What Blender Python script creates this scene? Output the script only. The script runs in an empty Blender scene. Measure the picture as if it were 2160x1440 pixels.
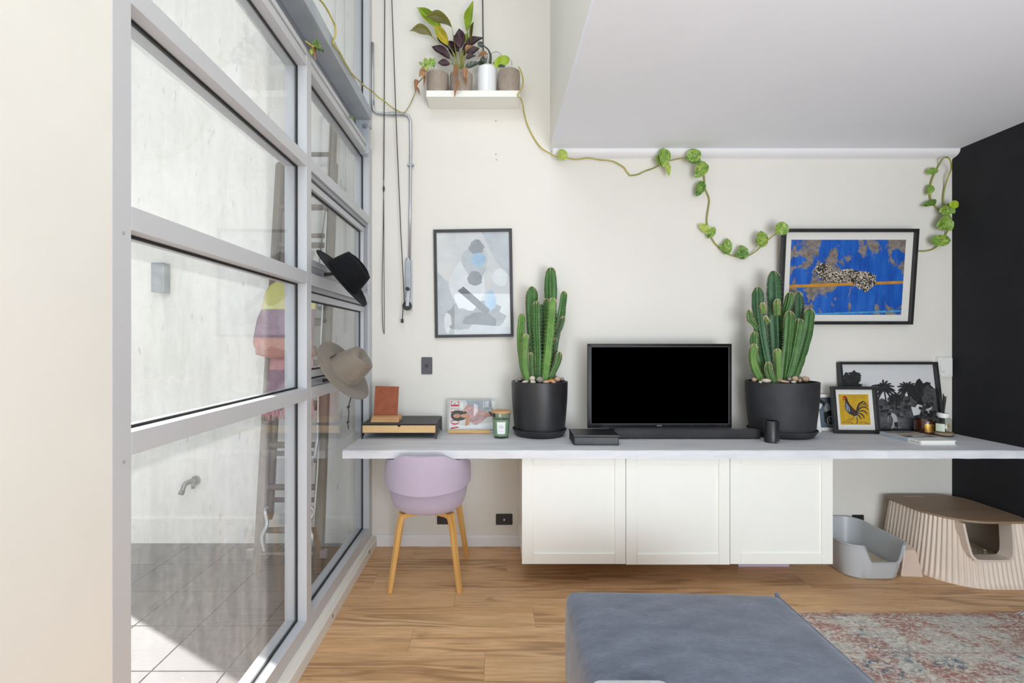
import bpy, math, random
from mathutils import Vector, Matrix, Euler
R = math.radians
SC = bpy.context.scene
COL = SC.collection
random.seed(7)

# ------------------------------------------------------------------ camera
H = 1.437                      # eye height
F = 1020.0                     # focal length in px of the 2160 px frame (17 mm lens)
CU, CV = 1045.0, 720.0         # vanishing point of the room's long axis
cam = bpy.data.cameras.new('camera'); camo = bpy.data.objects.new('camera', cam); COL.objects.link(camo)
cam.sensor_width = 36.0; cam.lens = 36.0 * F / 2160.0
cam.shift_x = (1080.0 - CU) / 2160.0
camo.location = (0, 0, H); camo.rotation_euler = (R(90), 0, 0)
cam.clip_start = 0.05
SC.camera = camo

# ------------------------------------------------------------------ world, sun, area lights, exposure
w = bpy.data.worlds.new('World'); SC.world = w; w.use_nodes = True
bg = w.node_tree.nodes['Background']
bg.inputs['Color'].default_value = (0.86, 0.94, 1.0, 1); bg.inputs['Strength'].default_value = 0.52
SUN_EL = R(43)
sd = bpy.data.lights.new('sun', 'SUN'); so = bpy.data.objects.new('sun', sd); COL.objects.link(so)
sd.energy = 12.5; sd.angle = R(0.6); sd.color = (1.0, 0.965, 0.92)
_dir = Vector((0.858 * math.cos(SUN_EL), -0.514 * math.cos(SUN_EL), -math.sin(SUN_EL)))
so.rotation_euler = _dir.to_track_quat('-Z', 'Y').to_euler(); so.location = (-6, 6, 8)
def area(name, loc, aim, sx, sy, power, color):
    d = bpy.data.lights.new(name, 'AREA'); o = bpy.data.objects.new(name, d); COL.objects.link(o)
    d.shape = 'RECTANGLE'; d.size = sx; d.size_y = sy; d.energy = power; d.color = color
    o.location = loc; o.rotation_euler = (Vector(aim) - Vector(loc)).to_track_quat('-Z', 'Y').to_euler()
    return o
area('rear_fill_light', (1.1, -3.5, 1.25), (1.1, 3.4, 1.25), 4.0, 2.4, 84, (0.88, 0.945, 1.0))  # added fill at the unseen rear end; no glazing is built there
area('void_fill_light', (-0.3, -0.6, 4.9), (0.1, -0.3, 0.0), 0.8, 5.4, 90, (0.90, 0.955, 1.0))  # added overhead panel, no lamp there; brightens floor and worktop
area('upper_fill_light', (-0.84, -0.1, 3.95), (0.5, 0.1, 2.95), 4.2, 1.4, 22, (0.92, 0.96, 1.0))  # added fill just inside the upper panes, brightens the upper wall face
area('ceiling_fill_light', (1.5, -1.0, 0.9), (1.8, 0.5, 2.772), 1.6, 1.6, 62, (0.84, 0.93, 1.0))  # added upward fill behind the camera, unseen; brightens the ceiling
SC.view_settings.view_transform = 'Standard'
try: SC.view_settings.look = 'None'
except Exception: pass
SC.view_settings.gamma = 1.0; SC.view_settings.use_curve_mapping = False
SC.view_settings.exposure = 0.36
SC.render.film_transparent = False
SC.cycles.max_bounces = 10; SC.cycles.diffuse_bounces = 6; SC.cycles.glossy_bounces = 4
SC.cycles.transparent_max_bounces = 24; SC.cycles.caustics_reflective = False; SC.cycles.caustics_refractive = False
SC.cycles.sample_clamp_indirect = 6.0

# ------------------------------------------------------------------ measuring: a sight line cut by a known plane of the room
def P(u, v, x=None, y=None, z=None):
    a, b = (u - CU) / F, (CV - v) / F
    if y is None:
        y = x / a if x is not None else (z - H) / b
    return Vector((a * y, y, H + b * y))

# ------------------------------------------------------------------ materials
def lin(c):
    if isinstance(c, str):
        c = tuple(int(c[i:i + 2], 16) / 255 for i in (0, 2, 4))
    return tuple((x / 12.92 if x <= 0.04045 else ((x + 0.055) / 1.055) ** 2.4) for x in c) + (1.0,)
class NT:
    def __init__(s, name):
        s.m = bpy.data.materials.new(name); s.m.use_nodes = True
        s.t = s.m.node_tree; s.n = s.t.nodes; s.b = s.n['Principled BSDF']; s.o = s.n['Material Output']
        s._co = None
    def node(s, typ, **kw):
        n = s.n.new(typ)
        for k, v in kw.items():
            if k.startswith('i_'):
                n.inputs[k[2:]].default_value = v
            else: setattr(n, k, v)
        return n
    def link(s, a, b): s.t.links.new(a, b)
    def co(s):
        if s._co is None: s._co = s.node('ShaderNodeTexCoord').outputs['Object']
        return s._co
    def rnd(s): return s.node('ShaderNodeObjectInfo').outputs['Random']
    def mapped(s, scale=(1, 1, 1), rot=(0, 0, 0), random_off=False, src=None):
        mp = s.node('ShaderNodeMapping'); mp.inputs['Scale'].default_value = scale; mp.inputs['Rotation'].default_value = rot
        c = src or s.co()
        if random_off:
            mul = s.node('ShaderNodeMath', operation='MULTIPLY'); mul.inputs[1].default_value = 37.0
            s.link(s.rnd(), mul.inputs[0])
            ad = s.node('ShaderNodeVectorMath', operation='ADD'); s.link(c, ad.inputs[0]); s.link(mul.outputs[0], ad.inputs[1]); c = ad.outputs[0]
        s.link(c, mp.inputs['Vector']); return mp.outputs[0]
    def noise(s, scale=5, detail=4, rough=0.55, dist=0.0, vec=None):
        n = s.node('ShaderNodeTexNoise'); n.inputs['Scale'].default_value = scale; n.inputs['Detail'].default_value = detail
        n.inputs['Roughness'].default_value = rough; n.inputs['Distortion'].default_value = dist
        s.link(vec if vec is not None else s.co(), n.inputs['Vector']); return n.outputs['Fac']
    def voro(s, scale=5, feature='F1', vec=None, out='Distance'):
        n = s.node('ShaderNodeTexVoronoi', feature=feature); n.inputs['Scale'].default_value = scale
        s.link(vec if vec is not None else s.co(), n.inputs['Vector']); return n.outputs[out]
    def ramp(s, fac, stops, interp='LINEAR'):
        r = s.node('ShaderNodeValToRGB'); e = r.color_ramp; e.interpolation = interp
        while len(e.elements) < len(stops): e.elements.new(0.5)
        for el, (p, c) in zip(e.elements, stops): el.position = p; el.color = lin(c) if not isinstance(c, (int, float)) else (c, c, c, 1)
        s.link(fac, r.inputs[0]); return r.outputs[0]
    def math(s, op, a, b=0.5, c=None):
        n = s.node('ShaderNodeMath', operation=op)
        for i, v in enumerate((a, b, c)):
            if v is None: continue
            if isinstance(v, (int, float)): n.inputs[i].default_value = v
            else: s.link(v, n.inputs[i])
        return n.outputs[0]
    def mix(s, fac, a, b, mode='MIX'):
        n = s.node('ShaderNodeMix', data_type='RGBA', blend_type=mode)
        for i, v in ((0, fac), (6, a), (7, b)):
            if isinstance(v, (int, float)): n.inputs[i].default_value = v
            elif isinstance(v, (str, tuple)): n.inputs[i].default_value = lin(v)
            else: s.link(v, n.inputs[i])
        return n.outputs[2]
    def bump(s, h, strength=0.2, dist=0.01):
        n = s.node('ShaderNodeBump'); n.inputs['Strength'].default_value = strength; n.inputs['Distance'].default_value = dist
        s.link(h, n.inputs['Height']); s.link(n.outputs[0], s.b.inputs['Normal'])
    def set(s, **kw):
        for k, v in kw.items():
            i = s.b.inputs[k.replace('_', ' ')]
            if isinstance(v, (int, float)): i.default_value = v
            elif isinstance(v, (str, tuple)): i.default_value = lin(v)
            else: s.link(v, i)
        return s
MATS = {}
def flat(name, c, rough=0.5, metal=0.0, c2=None, ns=8.0, bump=0.0, bs=60.0, spec=0.5, coat=0.0, stretch=(1, 1, 1), sheen=0.0):
    """plain painted / plastic / metal surface with a light procedural variation"""
    t = NT(name); v = t.mapped(stretch)
    c = lin(c)[:3] and c
    if c2 is None:
        f = t.noise(ns, 3, vec=v); col = t.mix(t.math('MULTIPLY', f, 0.10), c, 'ffffff' if sum(lin(c)[:3]) < 0.3 else '000000')
        col = t.mix(0.35, c, col)
    else:
        col = t.mix(t.ramp(t.noise(ns, 5, 0.6, vec=v), [(0.35, 0.0), (0.65, 1.0)]), c, c2)
    t.set(Base_Color=col, Roughness=rough, Metallic=metal)
    t.b.inputs['Specular IOR Level'].default_value = spec
    t.b.inputs['Coat Weight'].default_value = coat
    t.b.inputs['Sheen Weight'].default_value = sheen
    if bump: t.bump(t.noise(bs, 4, vec=v), bump, 0.004)
    MATS[name] = t.m; return t.m
def M(n): return MATS[n]

flat('wall_paint', 'e8e5de', 0.7, c2='e5e2db', ns=1.5, bump=0.05, bs=120, spec=0.25)
flat('left_wall_paint', 'e6e5df', 0.7, c2='e2e1db', ns=2.5, bump=0.05, bs=90, spec=0.25)
flat('ceiling_paint', 'edf0f8', 0.8, c2='eaedf5', ns=1.2, spec=0.2)
flat('trim_paint', 'eeeef0', 0.45, spec=0.4)
flat('black_wall_paint', '26262a', 0.75, c2='212125', ns=3, bump=0.06, bs=120, spec=0.25)
flat('frame_aluminium', 'c8cacf', 0.42, 0.08, spec=0.5, stretch=(3, 3, 0.4))
flat('dark_aluminium', 'a2a4aa', 0.4, 0.2)
flat('beam_steel', 'a3abb5', 0.5, 0.1, c2='b4bbc3', ns=5)
flat('rubber', '131316', 0.6, spec=0.3)
flat('white_lacquer', 'f0f0ea', 0.38, spec=0.4)
flat('white_plastic', 'ecece8', 0.4)
flat('black_plastic', '111113', 0.38)
flat('black_matt', '141416', 0.6, spec=0.35)
flat('graphite_metal', '2b2b2e', 0.5, 0.1)
flat('switch_grey', '4c4b52', 0.45)
flat('chrome', 'c3c5c9', 0.34, 0.75)
flat('tap_metal', '8b8e91', 0.35, 0.8)
flat('galvanised', '9aa1a8', 0.45, 0.7, c2='b1b6bb', ns=14)
flat('black_cord', '1c1c1e', 0.6)
flat('grey_cord', '6b6a66', 0.6)
flat('gloss_black', '030304', 0.25, spec=0.12)
flat('mat_board', 'f1efe9', 0.8, spec=0.2)
flat('paper', 'f2f1ec', 0.7, spec=0.2)
flat('white_ceramic', 'eceef1', 0.18, c2='e4e7ec', ns=6, coat=0.3)
flat('sand', 'd8cbb2', 0.9, c2='b9ab92', ns=90, bump=0.5, bs=200)
flat('litter_grey', 'bcc0c4', 0.35, spec=0.5)
flat('litter_beige', 'dbccbe', 0.45)
flat('litter_inside', 'b8aa9c', 0.6)
flat('scoop_beige', 'd5bfae', 0.45)
flat('lilac_card', 'cbbcd0', 0.6)
flat('leather_brown', '8a4526', 0.55, c2='a05531', ns=22, bump=0.25, bs=160)
flat('hat_black', '101114', 0.9, c2='17181b', ns=60, bump=0.2, bs=300, spec=0.15, sheen=0.03)
flat('hat_grey', '7a7167', 0.9, c2='857b70', ns=10, bump=0.15, bs=300, spec=0.2, sheen=0.2)
flat('soil', '4a3a2d', 0.95, c2='2e241c', ns=60, bump=0.6, bs=90)
flat('spine', 'd8c9a2', 0.7)
flat('twig', 'a09a42', 0.6, c2='86913a', ns=18)
flat('vine_yellow', 'c8b458', 0.6, c2='a8a342', ns=22)
flat('dry_leaf', 'd3b08c', 0.85, c2='b08560', ns=40)
flat('leaf_dark', '3c4a3a', 0.4, c2='2f3b31', ns=30, coat=0.2)
flat('leaf_lime', 'a7c02f', 0.45, c2='8fae2a', ns=30)
flat('wax_green', 'a6c2a6', 0.5, c2='9cb99d', ns=9)
flat('label_white', 'f0f0ee', 0.6)
flat('print_grey', '8a8a8a', 0.7)
flat('amber_glass', '3a1a10', 0.12, c2='4a2312', ns=14, coat=0.5)
flat('gold_label', 'c49a4a', 0.32, 0.85, c2='7d5a26', ns=16)
flat('green_label', 'd9e2cd', 0.6)
flat('reed', '1d1c1c', 0.7)
flat('throw_knit', 'c6c8ca', 0.95, c2='b9bbbd', ns=80, bump=0.7, bs=160)
flat('pebble_tan', 'c9ad92', 0.7, c2='b39479', ns=25)
flat('pebble_grey', '9d958e', 0.7, c2='827b76', ns=25)
flat('pebble_cream', 'd9cec0', 0.7, c2='c4b8a8', ns=25)
flat('pebble_orange', 'd08a4a', 0.7, c2='c27a3e', ns=25)
flat('outside_floor_joint', '55555a', 0.9)
flat('floor_joint', 'a07c58', 0.9)
flat('timber_white', 'e6e4dd', 0.6, c2='dedbd2', ns=6, stretch=(8, 0.5, 8), bump=0.15, bs=30)
flat('red_ink', 'c61f30', 0.5)
flat('white_ink', 'f6f6f6', 0.5)
flat('grey_ink', 'a5a7a8', 0.6)

def wood(name, base, dark, light, along='x', rough=0.45, sc=1.0, rnd=False, bands=26.0, spec=0.35):
    t = NT(name)
    s = {'x': (0.9, 9, 9), 'y': (9, 0.9, 9), 'z': (9, 9, 0.9)}[along]
    s = tuple(a * sc for a in s)
    v = t.mapped(s, random_off=rnd)
    n1 = t.noise(0.55, 2, 0.5, 0.3, vec=v)
    band = t.math('SINE', t.math('MULTIPLY', n1, bands))
    band = t.math('MULTIPLY_ADD', band, 0.5, 0.5)
    fine = t.noise(7, 5, 0.65, vec=v)
    col = t.mix(t.ramp(t.noise(0.8, 4, 0.6, vec=v), [(0.3, 0.0), (0.7, 1.0)]), base, light)
    msk = t.math('MULTIPLY', band, t.ramp(t.noise(0.35, 2, vec=v), [(0.5, 0.0), (0.72, 0.75)]))
    col = t.mix(msk, col, dark)
    col = t.mix(t.math('MULTIPLY', t.ramp(fine, [(0.45, 0.0), (0.75, 1.0)]), 0.30), col, dark)
    if rnd:
        hs = t.node('ShaderNodeHueSaturation'); t.link(col, hs.inputs['Color'])
        t.link(t.math('MULTIPLY_ADD', t.rnd(), 0.20, 0.90), hs.inputs['Value']); col = hs.outputs[0]
    t.set(Base_Color=col, Roughness=rough); t.b.inputs['Specular IOR Level'].default_value = spec
    t.bump(fine, 0.06, 0.003)
    MATS[name] = t.m
def mk_plank():
    t = NT('oak_plank')
    v = t.mapped((0.55, 7, 7), random_off=True)
    g = t.noise(0.9, 3, 0.55, 0.4, vec=v)
    cath = t.math('MULTIPLY_ADD', t.math('SINE', t.math('MULTIPLY', g, 52.0)), 0.5, 0.5)
    cath = t.math('MULTIPLY', t.math('POWER', cath, 1.6), t.ramp(t.noise(0.8, 2, 0.5, vec=t.mapped((0.8, 4.5, 1), random_off=True)), [(0.46, 0.0), (0.56, 1.0)]))
    fine = t.noise(5.0, 6, 0.72, vec=t.mapped((0.9, 16, 16), random_off=True))
    knot = t.ramp(t.noise(1.6, 3, 0.6, 0.8, vec=t.mapped((1.6, 6, 1), random_off=True)), [(0.64, 0.0), (0.74, 1.0)])
    col = t.ramp(t.noise(1.1, 5, 0.65, vec=v), [(0.3, 'c69b70'), (0.5, 'dab083'), (0.72, 'e7c298')])
    col = t.mix(t.math('MULTIPLY', cath, 0.72), col, '8f6843')
    col = t.mix(t.math('MULTIPLY', t.ramp(fine, [(0.42, 0.0), (0.68, 1.0)]), 0.62), col, 'a07c59')
    col = t.mix(t.math('MULTIPLY', knot, 0.60), col, '835f40')
    hs = t.node('ShaderNodeHueSaturation'); t.link(col, hs.inputs['Color']); t.link(t.math('MULTIPLY_ADD', t.rnd(), 0.12, 0.98), hs.inputs['Value'])
    t.set(Base_Color=hs.outputs[0], Roughness=0.40); t.b.inputs['Specular IOR Level'].default_value = 0.35
    t.bump(fine, 0.05, 0.003); MATS['oak_plank'] = t.m
mk_plank()
wood('oak_light', 'd9b27a', 'c4945a', 'e2be8a', 'x', 0.5, 4.0)
wood('beech', 'c79a6c', 'b4834f', 'd2a97d', 'x', 0.5, 5.0)
wood('chair_leg', 'dea962', 'c48d48', 'e6b874', 'z', 0.42, 3.0)
wood('lid_wood', 'c79a6a', 'b58553', 'd0a678', 'x', 0.5, 6.0)
wood('ladder_wood', '7b7268', '5f564d', '8b8176', 'z', 0.8, 2.0)
wood('litter_lid', '8d7660', '7c6651', '98816a', 'x', 0.5, 2.0, spec=0.3)

def mk_counter():
    t = NT('counter_skim'); v = t.mapped((1.0, 6, 6))
    a = t.ramp(t.noise(2.2, 6, 0.65, 0.4, vec=v), [(0.3, 'cdd0d5'), (0.5, 'dadbe0'), (0.72, 'e5e6ea')])
    t.set(Base_Color=a, Roughness=0.55); t.b.inputs['Specular IOR Level'].default_value = 0.35
    t.bump(t.noise(6, 5, vec=v), 0.15, 0.004); MATS['counter'] = t.m
mk_counter()
def mk_fabric(name, a, b, sc, rough=0.9, sheen=0.3, bump=0.35, big=4.0, streak=(1, 1, 1), c3=None):
    t = NT(name); v = t.mapped(streak)
    big_n = t.ramp(t.noise(big, 4, 0.6, vec=v), [(0.3, 0.0), (0.7, 1.0)])
    col = t.mix(big_n, a, b)
    fine = t.noise(sc, 3, 0.7, vec=v)
    col = t.mix(t.math('MULTIPLY', t.ramp(fine, [(0.35, 0.0), (0.7, 1.0)]), 0.5), col, c3 or b)
    t.set(Base_Color=col, Roughness=rough); t.b.inputs['Sheen Weight'].default_value = sheen
    t.b.inputs['Specular IOR Level'].default_value = 0.2
    t.bump(fine, bump, 0.003); MATS[name] = t.m
mk_fabric('ottoman_velvet', '596171', '767f8f', 70, 0.85, 0.35, 0.35, 11.0, (0.7, 1.5, 1), '4f5767')
mk_fabric('chair_fabric', 'c3b5c6', 'bdafc4', 260, 0.95, 0.25, 0.3, 10, (1, 1, 1), 'b3a5bb')

def mk_glass(name, dirt=0.0, streaks=False, tint='fbfcfc'):
    t = NT(name); t.n.remove(t.b)
    tr = t.node('ShaderNodeBsdfTransparent'); tr.inputs[0].default_value = lin(tint)
    gl = t.node('ShaderNodeBsdfGlossy'); gl.inputs['Roughness'].default_value = 0.0
    lw = t.node('ShaderNodeLayerWeight'); lw.inputs['Blend'].default_value = 0.5
    fr = t.math('MULTIPLY_ADD', t.math('POWER', lw.outputs['Facing'], 5.0), 0.9, 0.04)
    mx = t.node('ShaderNodeMixShader'); t.link(fr, mx.inputs[0]); t.link(tr.outputs[0], mx.inputs[1]); t.link(gl.outputs[0], mx.inputs[2])
    out = mx.outputs[0]
    if dirt:
        df = t.node('ShaderNodeBsdfDiffuse'); df.inputs[0].default_value = lin('f2f2f2')
        tl = t.node('ShaderNodeBsdfTranslucent'); tl.inputs[0].default_value = lin('f2f2f2')
        m2 = t.node('ShaderNodeMixShader'); m2.inputs[0].default_value = 0.5
        t.link(df.outputs[0], m2.inputs[1]); t.link(tl.outputs[0], m2.inputs[2])
        v = t.mapped((1, 9, 1.3))
        n = t.ramp(t.noise(3.0, 6, 0.7, 0.5, vec=v), [(0.25, 0.35), (0.75, 1.0)])
        sp = t.ramp(t.noise(55, 3, 0.7), [(0.35, 0.6), (0.7, 1.0)])
        fac = t.math('MULTIPLY', t.math('MULTIPLY', n, sp), dirt)
        m3 = t.node('ShaderNodeMixShader'); t.link(fac, m3.inputs[0]); t.link(out, m3.inputs[1]); t.link(m2.outputs[0], m3.inputs[2]); out = m3.outputs[0]
    t.link(out, t.o.inputs['Surface']); MATS[name] = t.m
mk_glass('window_glass', 0.10)
mk_glass('clean_glass', 0.02)
mk_glass('bottle_glass', 0.0, tint='e8ece8')
mk_glass('green_glass', 0.0, tint='f2f6f1')
mk_glass('picture_glass', 0.0, tint='ffffff')

def mk_tile():
    t = NT('outside_tile')
    v = t.mapped((1, 1, 1), random_off=True)
    col = t.mix(t.ramp(t.noise(5, 6, 0.65, vec=v), [(0.3, 0.0), (0.7, 1.0)]), '656465', '727171')
    spk = t.ramp(t.noise(45, 3, 0.7, vec=t.mapped((1, 0.5, 1), (0, 0, 0.6), True)), [(0.70, 0.0), (0.74, 1.0)])
    col = t.mix(t.math('MULTIPLY', spk, 0.6), col, 'd4d4d2')
    hs = t.node('ShaderNodeHueSaturation'); t.link(col, hs.inputs['Color']); t.link(t.math('MULTIPLY_ADD', t.rnd(), 0.08, 0.96), hs.inputs['Value'])
    t.set(Base_Color=hs.outputs[0], Roughness=0.6); t.b.inputs['Specular IOR Level'].default_value = 0.3
    t.bump(t.noise(80, 4, vec=v), 0.08, 0.003); MATS['outside_tile'] = t.m
mk_tile()
def mk_render():
    t = NT('outside_render')
    v = t.mapped((7, 1, 0.9))
    st = t.ramp(t.noise(2.4, 6, 0.7, 0.6, vec=v), [(0.48, 0.0), (0.75, 1.0)])
    blot = t.ramp(t.noise(2.2, 5, 0.6), [(0.4, 0.0), (0.75, 1.0)])
    drip = t.ramp(t.noise(11, 2, 0.5, vec=t.mapped((2.2, 1, 0.55))), [(0.66, 0.0), (0.72, 1.0)])
    col = t.mix(t.math('MULTIPLY', st, 0.55), 'f2f1ee', 'd6d4cf')
    col = t.mix(t.math('MULTIPLY', blot, 0.35), col, 'dddbd4')
    col = t.mix(t.math('MULTIPLY', drip, 0.5), col, 'aeb1ae')
    t.set(Base_Color=col, Roughness=0.85); t.bump(t.noise(40, 5), 0.25, 0.006); MATS['outside_render'] = t.m
mk_render()
def mk_concrete_pot():
    t = NT('pot_black')
    spk = t.ramp(t.voro(70), [(0.03, 1.0), (0.07, 0.0)])
    msk = t.ramp(t.noise(7, 3), [(0.5, 0.0), (0.65, 1.0)])
    col = t.mix(t.ramp(t.noise(6, 5), [(0.35, 0.0), (0.7, 1.0)]), '222224', '2e2e31')
    col = t.mix(t.math('MULTIPLY', t.math('MULTIPLY', spk, msk), 0.8), col, '9a9a9a')
    t.set(Base_Color=col, Roughness=0.42); t.bump(t.noise(30, 4), 0.1, 0.003); MATS['pot_black'] = t.m
    t = NT('pot_matt'); col = t.mix(t.ramp(t.noise(9, 5), [(0.35, 0.0), (0.7, 1.0)]), '29292c', '333337')
    t.set(Base_Color=col, Roughness=0.62); t.bump(t.noise(60, 4), 0.1, 0.003); MATS['pot_matt'] = t.m
    t = NT('pot_stone'); col = t.ramp(t.noise(9, 6, 0.65, 0.6), [(0.28, '8f8177'), (0.5, 'a09287'), (0.72, 'b3a79d')])
    t.set(Base_Color=col, Roughness=0.75); t.bump(t.noise(40, 4), 0.1, 0.003); MATS['pot_stone'] = t.m
mk_concrete_pot()
def mk_cactus(name, a, b, c):
    t = NT(name); col = t.ramp(t.noise(14, 4, 0.6), [(0.3, a), (0.5, b), (0.72, c)])
    t.set(Base_Color=col, Roughness=0.45); t.b.inputs['Specular IOR Level'].default_value = 0.4; MATS[name] = t.m
mk_cactus('cactus_green', '3a6132', '466f3a', '587f47')
mk_cactus('cactus_dark', '2f5236', '3b6241', '4b7049')
mk_cactus('cactus_light', '547f3a', '618b43', '779c50')
def mk_leaf(name, a, b, vein=True):
    t = NT(name); v = t.mapped((3.0, 1.2, 1), random_off=True)
    f = t.ramp(t.noise(2.6, 4, 0.6, 1.0, vec=v), [(0.42, 0.0), (0.6, 1.0)])
    col = t.mix(f, a, b)
    t.set(Base_Color=col, Roughness=0.42); t.b.inputs['Specular IOR Level'].default_value = 0.4
    try: t.b.inputs['Subsurface Weight'].default_value = 0.0
    except Exception: pass
    MATS[name] = t.m
mk_leaf('pothos_leaf', '5b8a34', 'a9bd5d'); mk_leaf('pothos_light', '93ad3c', 'c4cd74'); mk_leaf('pothos_dark', '3f6b2e', '86a54a')
mk_leaf('calathea_green', '7c9c26', 'a2b53c'); mk_leaf('calathea_olive', '8f8f48', 'a09a5e'); mk_leaf('calathea_purple', '35222b', '4a3039')
mk_leaf('calathea_yellow', '9aa032', 'c3a431')
def mk_rug():
    t = NT('rug_pattern')
    w_ = t.noise(7, 4, 0.6)
    ad = t.node('ShaderNodeVectorMath', operation='MULTIPLY_ADD')
    n3 = t.node('ShaderNodeTexNoise'); n3.inputs['Scale'].default_value = 22; t.link(t.co(), n3.inputs['Vector'])
    t.link(n3.outputs['Color'], ad.inputs[0]); ad.inputs[1].default_value = (0.05, 0.05, 0.0); t.link(t.co(), ad.inputs[2])
    vv = ad.outputs[0]
    strokes = t.noise(48, 4, 0.75, 0.2, vec=t.mapped((1.0, 2.2, 1), (0, 0, 0.75), src=vv))
    cell = t.voro(6.5, 'F1', vec=t.mapped((1, 1.2, 1), (0, 0, 0.78), src=vv))
    fig = t.ramp(cell, [(0.10, 1.0), (0.17, 0.0), (0.36, 0.0), (0.42, 1.0), (0.55, 0.2)])
    base = t.ramp(strokes, [(0.36, '9d968f'), (0.47, 'bdb8ae'), (0.62, 'd8d5cc')])
    rust = t.ramp(t.noise(5.5, 5, 0.7, vec=vv), [(0.45, 0.0), (0.55, 1.0)])
    col = t.mix(t.math('MULTIPLY', rust, t.ramp(strokes, [(0.44, 0.85), (0.58, 0.06)])), base, 'a0675a')
    blue = t.math('MULTIPLY', fig, t.ramp(t.noise(3.2, 3, vec=t.mapped((1, 1, 1), (0.3, 0, 0.2))), [(0.48, 0.0), (0.56, 1.0)]))
    col = t.mix(t.math('MULTIPLY', blue, t.ramp(strokes, [(0.42, 0.9), (0.58, 0.12)])), col, '46687a')
    sep = t.node('ShaderNodeSeparateXYZ'); t.link(t.co(), sep.inputs[0]); yy = t.math('ADD', sep.outputs[1], t.math('MULTIPLY', w_, 0.012))
    for pos, wd, c, k in ((2.535, 0.020, '9c6f5c', 0.75), (2.42, 0.006, 'a5635a', 0.6), (2.22, 0.006, 'a5635a', 0.5)):
        band = t.math('LESS_THAN', t.math('ABSOLUTE', t.math('SUBTRACT', yy, pos)), wd)
        col = t.mix(t.math('MULTIPLY', band, t.math('MULTIPLY', t.ramp(strokes, [(0.35, 1.0), (0.62, 0.3)]), k)), col, c)
    t.set(Base_Color=col, Roughness=0.95); t.b.inputs['Specular IOR Level'].default_value = 0.1
    t.bump(t.noise(150, 3, vec=t.mapped((1, 1.8, 1), (0, 0, 0.75))), 0.6, 0.004); MATS['rug'] = t.m
mk_rug()
def mk_blue_art():
    t = NT('blue_boards')
    col = t.ramp(t.noise(3, 5, 0.6, vec=t.mapped((6, 1, 1.2))), [(0.3, '144ba6'), (0.5, '1d60c2'), (0.7, '2f72d0')])
    pe = t.noise(6.5, 6, 0.65, 0.4, vec=t.mapped((1.1, 1, 0.75)))
    sep = t.node('ShaderNodeSeparateXYZ'); t.link(t.co(), sep.inputs[0])
    cen = t.math('SUBTRACT', 1.0, t.math('MULTIPLY', t.math('ABSOLUTE', t.math('SUBTRACT', sep.outputs[0], 0.44)), 3.6))
    edge = t.math('MULTIPLY', t.math('ABSOLUTE', t.math('SUBTRACT', sep.outputs[0], 0.40)), 1.1)
    thr = t.math('ADD', pe, t.math('MULTIPLY', t.math('MAXIMUM', cen, edge), 0.16))
    col = t.mix(t.ramp(thr, [(0.615, 0.0), (0.635, 1.0)]), col, t.ramp(t.noise(40, 4), [(0.3, '6d625b'), (0.7, '9d948d')]))
    t.set(Base_Color=col, Roughness=0.5); t.b.inputs['Specular IOR Level'].default_value = 0.3; MATS['blue_boards'] = t.m
    t = NT('mottled'); col = t.ramp(t.noise(42, 3, 0.6, 2.2), [(0.44, '17130f'), (0.50, '2a211a'), (0.54, 'd9cdb8'), (0.62, 'e6dccb'), (0.7, 'b07a4a')])
    t.set(Base_Color=col, Roughness=0.5); MATS['mottled'] = t.m
    t = NT('abstract_grey'); col = t.ramp(t.noise(3.2, 5, 0.6, 0.6), [(0.3, 'c2c8cc'), (0.5, 'd3d7da'), (0.7, 'dfe2e4')])
    t.set(Base_Color=col, Roughness=0.5); MATS['abstract_grey'] = t.m
mk_blue_art()
flat('stripe_orange', 'd99a26', 0.5, c2='c4882a', ns=20)
flat('stripe_sky', '58b4e4', 0.5, c2='3a86c0', ns=24)
flat('art_white', 'e8edf0', 0.5, c2='dbe3e8', ns=10)
flat('art_pale', 'b8c1c8', 0.5, c2='c8d0d5', ns=10)
flat('art_grey', '8b9299', 0.5, c2='a3abb1', ns=9)
flat('art_dark', '5f666e', 0.5, c2='7a828a', ns=9)
flat('art_blue', '8fb6d8', 0.5, c2='b9d3e6', ns=7)
flat('rooster_yellow', 'd9ad17', 0.6, c2='c49a10', ns=20)
flat('ink_black', '14130f', 0.6)
flat('ink_blue', '7d8c9c', 0.6, c2='3b4450', ns=60)
flat('ink_maroon', '5b2430', 0.6, c2='2a1518', ns=60)
flat('ink_red', 'b32a1c', 0.6)
flat('photo_sky', 'e4e4e6', 0.45)
flat('photo_bush', '383839', 0.45, c2='626263', ns=38)
flat('photo_dark', '232324', 0.45, c2='343435', ns=50)
flat('photo_grass', '77777a', 0.45, c2='4c4c4d', ns=60, stretch=(0.5, 1, 2))
flat('photo_light', 'bdbdbd', 0.45)
flat('photo_slate', '5d6672', 0.45, c2='7b8693', ns=8)
flat('skin_print', 'c99a7c', 0.5, c2='b78467', ns=20)
flat('hair_print', '2e2e2c', 0.5)
flat('dress_print', 'c9a4a2', 0.5, c2='a98484', ns=26)
flat('cover_grey', 'cfd2cf', 0.35, c2='bcc0bc', ns=5)
flat('book_blue', 'b4bfca', 0.5); flat('book_white', 'ecebe6', 0.5)
flat('towel_yellow', 'd8cf74', 0.95, c2='cfd08a', ns=40, bump=0.4, bs=200)
flat('towel_mauve', '9d7a8e', 0.95, c2='8e6b80', ns=40, bump=0.4, bs=200)
flat('towel_coral', 'cf8f80', 0.95, c2='c07d72', ns=40, bump=0.4, bs=200)
flat('towel_pink', 'd59aa0', 0.95, c2='c98a92', ns=40, bump=0.4, bs=200)
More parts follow.
